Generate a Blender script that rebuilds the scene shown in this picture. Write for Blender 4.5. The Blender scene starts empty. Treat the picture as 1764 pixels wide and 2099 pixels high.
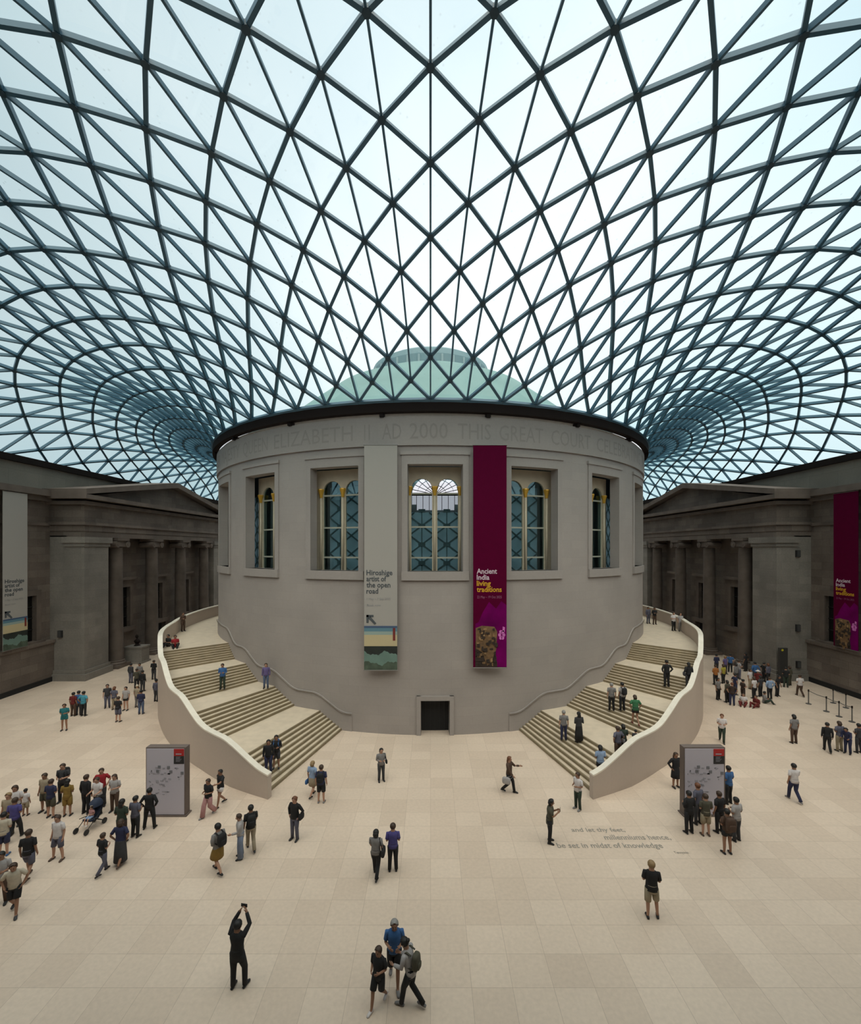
import bpy, bmesh, math, random
from mathutils import Vector, Matrix
random.seed(7)
R = math.radians
sc = bpy.context.scene
COL = sc.collection
# tuned values
EXPO = 0.0
SKY = 1.12
FLOOR1 = (.625, .50, .398); FLOOR2 = (.70, .57, .46); FLOORM = (.46, .36, .28)
DRUM1 = (.322, .29, .272); DRUM2 = (.34, .305, .285)
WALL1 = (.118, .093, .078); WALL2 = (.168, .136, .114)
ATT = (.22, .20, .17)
PARA = (.49, .41, .35); COPE = (.80, .74, .64)
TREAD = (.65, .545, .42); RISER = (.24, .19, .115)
STEEL = (.045, .12, .18)
GTINT = (.86, .95, .955)
BW1, BD1, BW2, BD2 = .15, .20, .085, .20
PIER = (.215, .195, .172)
SKY_FILL_DIR = (.05, -.45, .89); SKY_FILL = 2.6  # bright sky patch added overhead behind the camera to light floor and drum
# ---------------------------------------------------------------- camera, sky, exposure
EYE, FPX, HORIZ, CXP = 11.0, 900.0, 1125.0, 882.0       # eye height (m), focal length (px of a 1764 px wide frame), horizon row
DC, RD = 45.87, 19.95                                    # drum centre distance, drum radius
cam_d = bpy.data.cameras.new('camera'); cam = bpy.data.objects.new('camera', cam_d); COL.objects.link(cam)
cam.location = (0, 0, EYE); cam.rotation_euler = (R(90), 0, 0)
cam_d.sensor_fit = 'HORIZONTAL'; cam_d.sensor_width = 36; cam_d.lens = FPX/1764*36
cam_d.shift_y = 75.5/1764; cam_d.clip_end = 500
sc.camera = cam
sc.view_settings.view_transform = 'Standard'; sc.view_settings.look = 'None'
sc.view_settings.gamma = 1; sc.view_settings.use_curve_mapping = False
sc.view_settings.exposure = EXPO
sc.cycles.max_bounces = 8; sc.cycles.transparent_max_bounces = 12
sc.cycles.sample_clamp_indirect = 6
w = bpy.data.worlds.new('overcast_sky'); sc.world = w; w.use_nodes = True
nt = w.node_tree; nt.nodes.clear()
wo = nt.nodes.new('ShaderNodeOutputWorld'); bg = nt.nodes.new('ShaderNodeBackground')
tc = nt.nodes.new('ShaderNodeTexCoord'); nz = nt.nodes.new('ShaderNodeTexNoise'); cr = nt.nodes.new('ShaderNodeValToRGB')
nz.inputs['Scale'].default_value = 1.6; nz.inputs['Detail'].default_value = 4; nz.inputs['Roughness'].default_value = .45
cr.color_ramp.elements[0].position = .34; cr.color_ramp.elements[0].color = (.70, .80, .86, 1)
cr.color_ramp.elements[1].position = .66; cr.color_ramp.elements[1].color = (.97, .985, 1.0, 1)
dt = nt.nodes.new('ShaderNodeVectorMath'); dt.operation = 'DOT_PRODUCT'; dt.inputs[1].default_value = Vector((.34, .80, .50)).normalized()
mr = nt.nodes.new('ShaderNodeMapRange'); mr.inputs[1].default_value = .55; mr.inputs[2].default_value = 1; mr.inputs[3].default_value = .80; mr.inputs[4].default_value = 1.16
st = nt.nodes.new('ShaderNodeMath'); st.operation = 'MULTIPLY'; st.inputs[1].default_value = SKY
L = nt.links
L.new(tc.outputs['Generated'], nz.inputs['Vector']); L.new(nz.outputs['Fac'], cr.inputs['Fac']); 
L.new(tc.outputs['Generated'], dt.inputs[0]); L.new(dt.outputs['Value'], mr.inputs[0]); v = nt.nodes.new('ShaderNodeVectorMath'); v.operation = 'DOT_PRODUCT'; v.inputs[1].default_value = Vector(SKY_FILL_DIR).normalized()
vr = nt.nodes.new('ShaderNodeMapRange'); vr.interpolation_type = 'SMOOTHSTEP'; vr.inputs[1].default_value = .52; vr.inputs[2].default_value = .95; vr.inputs[3].default_value = 0; vr.inputs[4].default_value = SKY_FILL
L.new(tc.outputs['Generated'], v.inputs[0]); L.new(v.outputs['Value'], vr.inputs[0])
ad = nt.nodes.new('ShaderNodeMath'); ad.operation = 'ADD'; L.new(mr.outputs[0], ad.inputs[0]); L.new(vr.outputs[0], ad.inputs[1]); L.new(ad.outputs[0], st.inputs[0])
vm = nt.nodes.new('ShaderNodeMapRange'); vm.inputs[1].default_value = .52; vm.inputs[2].default_value = .8; L.new(v.outputs['Value'], vm.inputs[0])
cx = nt.nodes.new('ShaderNodeMix'); cx.data_type = 'RGBA'; cx.inputs[7].default_value = (1.0, .90, .80, 1); L.new(vm.outputs[0], cx.inputs[0]); L.new(cr.outputs['Color'], cx.inputs[6]); L.new(cx.outputs[2], bg.inputs['Color'])
L.new(st.outputs[0], bg.inputs['Strength'])
L.new(bg.outputs[0], wo.inputs['Surface'])

# ---------------------------------------------------------------- helpers
class MB:
    def __init__(s): s.v = []; s.f = []; s.m = []; s.uv = {}
    def add(s, vs, fs, mi=0):
        o = len(s.v); s.v += [tuple(p) for p in vs]
        for f in fs: s.f.append(tuple(o+i for i in f)); s.m.append(mi)
        return s
    def box(s, x0, x1, y0, y1, z0, z1, mi=0):
        x0, x1 = sorted((x0, x1)); y0, y1 = sorted((y0, y1)); z0, z1 = sorted((z0, z1))
        return s.add([(x0,y0,z0),(x1,y0,z0),(x1,y1,z0),(x0,y1,z0),(x0,y0,z1),(x1,y0,z1),(x1,y1,z1),(x0,y1,z1)],
                     [(0,3,2,1),(4,5,6,7),(0,1,5,4),(1,2,6,5),(2,3,7,6),(3,0,4,7)], mi)
    def prism(s, poly, n0, n1, axis='y', mi=0):           # polygon in the plane across axis, from n0 to n1
        n = len(poly)
        def P(a, b, c): return (c, a, b) if axis == 'x' else ((a, c, b) if axis == 'y' else (a, b, c))
        vs = [P(a, b, n0) for a, b in poly] + [P(a, b, n1) for a, b in poly]
        return s.add(vs, [tuple(range(n-1, -1, -1)), tuple(range(n, 2*n))] + [(i, (i+1) % n, n+(i+1) % n, n+i) for i in range(n)], mi)
    def tube(s, pts, rad, side=(1, 0, 0), n=10, cap=True, mi=0):   # rad: list of r or (rx, ry); rx is measured along side
        pts = [Vector(p) for p in pts]; rings = []
        for i, p in enumerate(pts):
            a = pts[max(i-1, 0)]; b = pts[min(i+1, len(pts)-1)]
            t = (b-a).normalized() if (b-a).length > 1e-6 else Vector((0, 0, 1))
            sd = Vector(side); sd = sd - t*sd.dot(t)
            if sd.length < .05: sd = Vector((0, 1, 0)) - t*t.y
            if sd.length < .05: sd = Vector((0, 0, 1)) - t*t.z
            sd.normalize(); up = t.cross(sd)
            r = rad[i] if isinstance(rad, (list, tuple)) else rad
            rx, ry = r if isinstance(r, tuple) else (r, r)
            rings.append([p + sd*rx*math.cos(2*math.pi*k/n) + up*ry*math.sin(2*math.pi*k/n) for k in range(n)])
        vs = [q for r_ in rings for q in r_]; fs = []
        for i in range(len(rings)-1):
            for k in range(n): fs.append((i*n+k, i*n+(k+1) % n, (i+1)*n+(k+1) % n, (i+1)*n+k))
        if cap: fs.append(tuple(range(n-1, -1, -1))); fs.append(tuple((len(rings)-1)*n+k for k in range(n)))
        return s.add(vs, fs, mi)
    def ball(s, c, rx, ry, rz, n=10, m=7, mi=0, keep=None, rot=None):
        vs = []; fs = []; c = Vector(c)
        for j in range(m+1):
            a = math.pi*j/m
            for k in range(n):
                b = 2*math.pi*k/n; q = Vector((rx*math.sin(a)*math.cos(b), ry*math.sin(a)*math.sin(b), rz*math.cos(a)))
                if rot: q = rot @ q
                vs.append(c+q)
        for j in range(m):
            for k in range(n):
                f = (j*n+k, (j+1)*n+k, (j+1)*n+(k+1) % n, j*n+(k+1) % n)
                if keep is None or keep(sum((Vector(vs[i]) for i in f), Vector())/4): fs.append(f)
        return s.add(vs, fs, mi)
    def lathe(s, prof, c=(0, 0, 0), n=24, mi=0, a0=0., a1=360.):
        full = abs(a1-a0) >= 359.9; k = n if full else n+1; vs = []; fs = []
        for (r, z) in prof:
            for i in range(k):
                a = R(a0+(a1-a0)*i/n); vs.append((c[0]+r*math.sin(a), c[1]-r*math.cos(a), c[2]+z))
        for j in range(len(prof)-1):
            for i in range(n):
                i2 = (i+1) % k; fs.append((j*k+i, j*k+i2, (j+1)*k+i2, (j+1)*k+i))
        return s.add(vs, fs, mi)
    def arc(s, a0, a1, z0, z1, r0, r1, mi=0, step=1.0, c=(0, DC)):   # curved box round the drum's axis; angle 0 faces the camera, + to the right
        n = max(1, int(math.ceil(abs(a1-a0)/step))); vs = []; fs = []
        for i in range(n+1):
            a = R(a0+(a1-a0)*i/n); sn, cs = math.sin(a), math.cos(a)
            for (r, z) in ((r1, z0), (r1, z1), (r0, z1), (r0, z0)): vs.append((c[0]+r*sn, c[1]-r*cs, z))
        for i in range(n):
            for k in range(4): fs.append((i*4+k, (i+1)*4+k, (i+1)*4+(k+1) % 4, i*4+(k+1) % 4))
        if abs(a1-a0) < 359.9: fs += [(0, 1, 2, 3), (n*4+3, n*4+2, n*4+1, n*4)]
        return s.add(vs, fs, mi)
    def build(s, name, mats, parent=None, smooth=False, loc=None):
        me = bpy.data.meshes.new(name); me.from_pydata(s.v, [], s.f)
        for m in (mats if isinstance(mats, (list, tuple)) else [mats]): me.materials.append(m)
        me.polygons.foreach_set('material_index', s.m)
        if smooth: me.polygons.foreach_set('use_smooth', [True]*len(s.f))
        me.update()
        bm = bmesh.new(); bm.from_mesh(me); bmesh.ops.recalc_face_normals(bm, faces=bm.faces); bm.to_mesh(me); bm.free()
        o = bpy.data.objects.new(name, me); COL.objects.link(o)
        if parent: o.parent = parent
        if loc: o.location = loc
        return o
def tag(o, label=None, cat=None, group=None, kind=None):
    if label: o['label'] = label
    if cat: o['category'] = cat
    if group: o['group'] = group
    if kind: o['kind'] = kind
    return o
def empty(name, loc=(0, 0, 0), rz=0., parent=None):
    o = bpy.data.objects.new(name, None); COL.objects.link(o); o.location = loc; o.rotation_euler = (0, 0, rz); o.empty_display_size = .3
    if parent: o.parent = parent
    return o
def at(x, y, z=0.):                                      # where the line of sight through a picture point meets the height z
    Y = FPX*(EYE-z)/(y-HORIZ); return ((x-CXP)*Y/FPX, Y, z)
def text_mb(mb, s, width, x0, z0, mi=0, font_h=None, y=0., bold=0.):  # flat lettering in the x-z plane, left edge x0, baseline z0, stretched to width
    cu = bpy.data.curves.new('lettering', 'FONT'); cu.body = s; cu.size = 1; cu.resolution_u = 2; cu.offset = bold
    o = bpy.data.objects.new('lettering', cu); COL.objects.link(o)
    bpy.context.view_layer.update()
    me = bpy.data.meshes.new_from_object(o.evaluated_get(bpy.context.evaluated_depsgraph_get()))
    xs = [v.co.x for v in me.vertices]; a, b = min(xs), max(xs); kx = width/(b-a); kz = font_h/.7 if font_h else kx
    mb.add([(x0+(v.co.x-a)*kx, y, z0+v.co.y*kz) for v in me.vertices], [tuple(p.vertices) for p in me.polygons], mi)
    bpy.data.objects.remove(o); bpy.data.curves.remove(cu); bpy.data.meshes.remove(me)

# ---------------------------------------------------------------- materials
MC = {}
def mat(name, col, rough=.6, metal=0., var=0., scale=3., spec=.5):
    if name in MC: return MC[name]
    m = bpy.data.materials.new(name); m.use_nodes = True; n = m.node_tree; b = n.nodes['Principled BSDF']
    b.inputs['Roughness'].default_value = rough; b.inputs['Metallic'].default_value = metal; b.inputs['Specular IOR Level'].default_value = spec
    if var:
        t = n.nodes.new('ShaderNodeTexCoord'); z = n.nodes.new('ShaderNodeTexNoise'); z.inputs['Scale'].default_value = scale; z.inputs['Detail'].default_value = 3
        r = n.nodes.new('ShaderNodeValToRGB'); r.color_ramp.elements[0].position = .3; r.color_ramp.elements[1].position = .7
        r.color_ramp.elements[0].color = tuple(max(0, c*(1-var)) for c in col)+(1,); r.color_ramp.elements[1].color = tuple(c*(1+var) for c in col)+(1,)
        n.links.new(t.outputs['Object'], z.inputs['Vector']); n.links.new(z.outputs['Fac'], r.inputs['Fac']); n.links.new(r.outputs[0], b.inputs['Base Color'])
    else: b.inputs['Base Color'].default_value = tuple(col)+(1,)
    MC[name] = m; return m
def stone(name, c1, c2, cm, bw, rh, axes='drum', rough=.7, mortar=.012, blotch=.12, blotch_scale=.35, off=.5, speck=.04, bump=.15, stain=None, uneven=0.):
    m = bpy.data.materials.new(name); m.use_nodes = True; N = m.node_tree; n = N.nodes; l = N.links; b = n['Principled BSDF']
    b.inputs['Roughness'].default_value = rough
    t = n.new('ShaderNodeTexCoord'); sp = n.new('ShaderNodeSeparateXYZ'); cb = n.new('ShaderNodeCombineXYZ'); l.new(t.outputs['Object'], sp.inputs[0])
    if axes == 'drum':
        dy = n.new('ShaderNodeMath'); dy.operation = 'SUBTRACT'; dy.inputs[0].default_value = DC; l.new(sp.outputs['Y'], dy.inputs[1])
        an = n.new('ShaderNodeMath'); an.operation = 'ARCTAN2'; l.new(sp.outputs['X'], an.inputs[0]); l.new(dy.outputs[0], an.inputs[1])
        mu = n.new('ShaderNodeMath'); mu.operation = 'MULTIPLY'; mu.inputs[1].default_value = RD; l.new(an.outputs[0], mu.inputs[0])
        l.new(mu.outputs[0], cb.inputs[0]); l.new(sp.outputs['Z'], cb.inputs[1])
    else:
        if axes == 'wall':      # planes facing either x or y
            ad = n.new('ShaderNodeMath'); ad.operation = 'ADD'; l.new(sp.outputs['X'], ad.inputs[0]); l.new(sp.outputs['Y'], ad.inputs[1])
            l.new(ad.outputs[0], cb.inputs[0]); l.new(sp.outputs['Z'], cb.inputs[1])
        else: l.new(sp.outputs['Y'], cb.inputs[0]); l.new(sp.outputs['X'], cb.inputs[1])
    br = n.new('ShaderNodeTexBrick'); br.offset = off; br.inputs['Scale'].default_value = 1; br.inputs['Mortar Size'].default_value = mortar; br.inputs['Mortar Smooth'].default_value = .3
    br.inputs['Brick Width'].default_value = bw; br.inputs['Row Height'].default_value = rh
    br.inputs['Color1'].default_value = c1+(1,); br.inputs['Color2'].default_value = c2+(1,); br.inputs['Mortar'].default_value = cm+(1,)
    l.new(cb.outputs[0], br.inputs['Vector'])
    z = n.new('ShaderNodeTexNoise'); z.inputs['Scale'].default_value = blotch_scale; z.inputs['Detail'].default_value = 5; l.new(t.outputs['Object'], z.inputs['Vector'])
    r = n.new('ShaderNodeMapRange'); r.inputs[1].default_value = .3; r.inputs[2].default_value = .7; r.inputs[3].default_value = 1-blotch; r.inputs[4].default_value = 1+blotch
    l.new(z.outputs['Fac'], r.inputs[0])
    z2 = n.new('ShaderNodeTexNoise'); z2.inputs['Scale'].default_value = 9; z2.inputs['Detail'].default_value = 4; l.new(t.outputs['Object'], z2.inputs['Vector'])
    r2 = n.new('ShaderNodeMapRange'); r2.inputs[1].default_value = .3; r2.inputs[2].default_value = .7; r2.inputs[3].default_value = 1-speck; r2.inputs[4].default_value = 1+speck
    l.new(z2.outputs['Fac'], r2.inputs[0])
    mu2 = n.new('ShaderNodeMath'); mu2.operation = 'MULTIPLY'; l.new(r.outputs[0], mu2.inputs[0]); l.new(r2.outputs[0], mu2.inputs[1])
    mx = n.new('ShaderNodeVectorMath'); mx.operation = 'SCALE'; l.new(br.outputs['Color'], mx.inputs[0]); l.new(mu2.outputs[0], mx.inputs['Scale'])
    l.new(mx.outputs[0], b.inputs['Base Color'])
    if bump:
        bp = n.new('ShaderNodeBump'); bp.inputs['Strength'].default_value = bump; bp.inputs['Distance'].default_value = .01; bp.invert = True
        l.new(br.outputs['Fac'], bp.inputs['Height']); l.new(bp.outputs[0], b.inputs['Normal'])
    return m
M_FLOOR = stone('limestone_floor_slabs', FLOOR1, FLOOR2, FLOORM, .917, 1.03, 'floor', off=0., rough=.42, mortar=.006, blotch=.05, blotch_scale=.22, speck=.05, bump=.05)
M_DRUM = stone('pale_drum_limestone', DRUM1, DRUM2, tuple(c*.9 for c in DRUM1), 1.25, .55, 'drum', rough=.75, mortar=.006, blotch=.06, blotch_scale=.4, speck=.02, bump=.08)
M_BAND = stone('pale_inscription_stone', DRUM1, DRUM1, tuple(c*.9 for c in DRUM1), 1.8, 3, 'drum', rough=.75, mortar=.006, blotch=.05, speck=.03, bump=.05)
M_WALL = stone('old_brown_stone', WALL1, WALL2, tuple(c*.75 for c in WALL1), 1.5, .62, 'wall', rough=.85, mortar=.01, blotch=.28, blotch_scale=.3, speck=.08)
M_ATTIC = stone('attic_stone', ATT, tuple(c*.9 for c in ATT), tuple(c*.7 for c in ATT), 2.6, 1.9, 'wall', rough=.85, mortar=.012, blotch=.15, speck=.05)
M_CARVE = mat('weathered_moulding_stone', tuple(c*1.1 for c in WALL1), .85, var=.22, scale=.8)
M_GUTTER = mat('dark_bronze_gutter', (.016, .011, .010), .8, spec=.15)
M_PARA = stone('smooth_parapet_limestone', PARA, tuple(c*.97 for c in PARA), tuple(c*.93 for c in PARA), 2.4, 3.1, 'drum', rough=.6, mortar=.005, blotch=.04, speck=.02, bump=.05)
M_COPE = mat('polished_coping_stone', COPE, .4, var=.05)
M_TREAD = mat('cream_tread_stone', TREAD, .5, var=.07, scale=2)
M_RISER = mat('shaded_riser_stone', RISER, .7, var=.1, scale=2)  # shading of the risers is put into this darker brown
M_STEEL = mat('backlit_steel', STEEL, .45, metal=.0)  # dark teal paints in the backlit look of white steel
M_NODE = mat('dark_steel_node', tuple(c*.45 for c in STEEL), .5)
M_CREAM = mat('cream_window_joinery', (.50, .44, .33), .6, var=.06)
M_GOLD = mat('gilded_capital', (.62, .36, .05), .4, metal=.3)
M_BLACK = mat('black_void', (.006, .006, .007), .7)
M_DOME = mat('copper_green_dome', (.14, .255, .25), .7, var=.08, scale=.3)
M_LANT = mat('lantern_cladding', (.12, .22, .25), .6)
M_LANTW = mat('lantern_glazing_bars', (.28, .38, .40), .6)
M_INNER = mat('reading_room_dark_lining', (.12, .17, .17), .9)
def glass(name, tint, fres=.06, dots=False, face_pow=1.0):
    m = bpy.data.materials.new(name); m.use_nodes = True; N = m.node_tree; n = N.nodes; l = N.links; n.clear()
    o = n.new('ShaderNodeOutputMaterial'); tr = n.new('ShaderNodeBsdfTransparent'); gl = n.new('ShaderNodeBsdfGlossy'); gl.inputs['Roughness'].default_value = .02
    mx = n.new('ShaderNodeMixShader'); p5 = n.new('ShaderNodeMath'); p5.operation = 'POWER'; p5.inputs[1].default_value = 5; fr = n.new('ShaderNodeMapRange'); fr.inputs[3].default_value = .05; fr.inputs[4].default_value = 1.0
    # colour after a slanted path through the pane: tint ** (1/cos)
    lw = n.new('ShaderNodeLayerWeight'); lw.inputs['Blend'].default_value = .5; l.new(lw.outputs['Facing'], p5.inputs[0]); l.new(p5.outputs[0], fr.inputs[0])
    c1 = n.new('ShaderNodeMath'); c1.operation = 'SUBTRACT'; c1.inputs[0].default_value = 1; l.new(lw.outputs['Facing'], c1.inputs[1])
    c2 = n.new('ShaderNodeMath'); c2.operation = 'MAXIMUM'; c2.inputs[1].default_value = .12; l.new(c1.outputs[0], c2.inputs[0])
    c3 = n.new('ShaderNodeMath'); c3.operation = 'DIVIDE'; c3.inputs[0].default_value = face_pow; l.new(c2.outputs[0], c3.inputs[1])
    cb = n.new('ShaderNodeCombineXYZ')
    for k in range(3):
        p = n.new('ShaderNodeMath'); p.operation = 'POWER'; p.inputs[0].default_value = tint[k]; l.new(c3.outputs[0], p.inputs[1]); l.new(p.outputs[0], cb.inputs[k])
    last = cb.outputs[0]
    if dots:                                            # specks of dirt and rain on the panes
        t = n.new('ShaderNodeTexCoord'); v = n.new('ShaderNodeTexVoronoi'); v.inputs['Scale'].default_value = 3.2; l.new(t.outputs['Object'], v.inputs['Vector'])
        q = n.new('ShaderNodeMapRange'); q.inputs[1].default_value = .03; q.inputs[2].default_value = .17; q.inputs[3].default_value = .84; q.inputs[4].default_value = 1
        l.new(v.outputs['Distance'], q.inputs[0])
        zn = n.new('ShaderNodeTexNoise'); zn.inputs['Scale'].default_value = .5; l.new(t.outputs['Object'], zn.inputs['Vector'])
        zq = n.new('ShaderNodeMapRange'); zq.inputs[1].default_value = .45; zq.inputs[2].default_value = .6; l.new(zn.outputs['Fac'], zq.inputs[0])
        mxx = n.new('ShaderNodeMix'); mxx.data_type = 'FLOAT'; l.new(zq.outputs[0], mxx.inputs[0]); mxx.inputs[2].default_value = 1; l.new(q.outputs[0], mxx.inputs[3])
        sx = n.new('ShaderNodeVectorMath'); sx.operation = 'SCALE'; l.new(last, sx.inputs[0]); l.new(mxx.outputs[0], sx.inputs['Scale']); last = sx.outputs[0]
    l.new(last, tr.inputs['Color']); l.new(fr.outputs[0], mx.inputs[0])
    l.new(tr.outputs[0], mx.inputs[1]); l.new(gl.outputs[0], mx.inputs[2]); l.new(mx.outputs[0], o.inputs['Surface'])
    return m
M_ROOFGLASS = glass('roof_glass', GTINT, dots=True)
def window_glass(name):
    m = bpy.data.materials.new(name); m.use_nodes = True; N = m.node_tree; n = N.nodes; l = N.links; n.clear()
    o = n.new('ShaderNodeOutputMaterial'); tr = n.new('ShaderNodeBsdfTransparent'); tr.inputs['Color'].default_value = (.82, .90, .90, 1)
    gl = n.new('ShaderNodeBsdfGlossy'); gl.inputs['Roughness'].default_value = .015; gl.inputs['Color'].default_value = (.62, .80, .86, 1)
    mx = n.new('ShaderNodeMixShader'); lw = n.new('ShaderNodeLayerWeight'); lw.inputs['Blend'].default_value = .2
    q = n.new('ShaderNodeMapRange'); q.inputs[3].default_value = .10; q.inputs[4].default_value = .9; l.new(lw.outputs['Fresnel'], q.inputs[0])
    l.new(q.outputs[0], mx.inputs[0]); l.new(tr.outputs[0], mx.inputs[1]); l.new(gl.outputs[0], mx.inputs[2]); l.new(mx.outputs[0], o.inputs['Surface'])
    return m
M_WGLASS = window_glass('reading_room_window_glass')
def emit(name, col, s):
    m = bpy.data.materials.new(name); m.use_nodes = True; n = m.node_tree; b = n.nodes['Principled BSDF']
    b.inputs['Base Color'].default_value = col+(1,); b.inputs['Emission Color'].default_value = col+(1,); b.inputs['Emission Strength'].default_value = s
    return m

# ================================================================ the setting
fl = MB().box(-34, 34, -3, 93, -.3, 0).build('floor', M_FLOOR); tag(fl, kind='structure')
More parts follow.
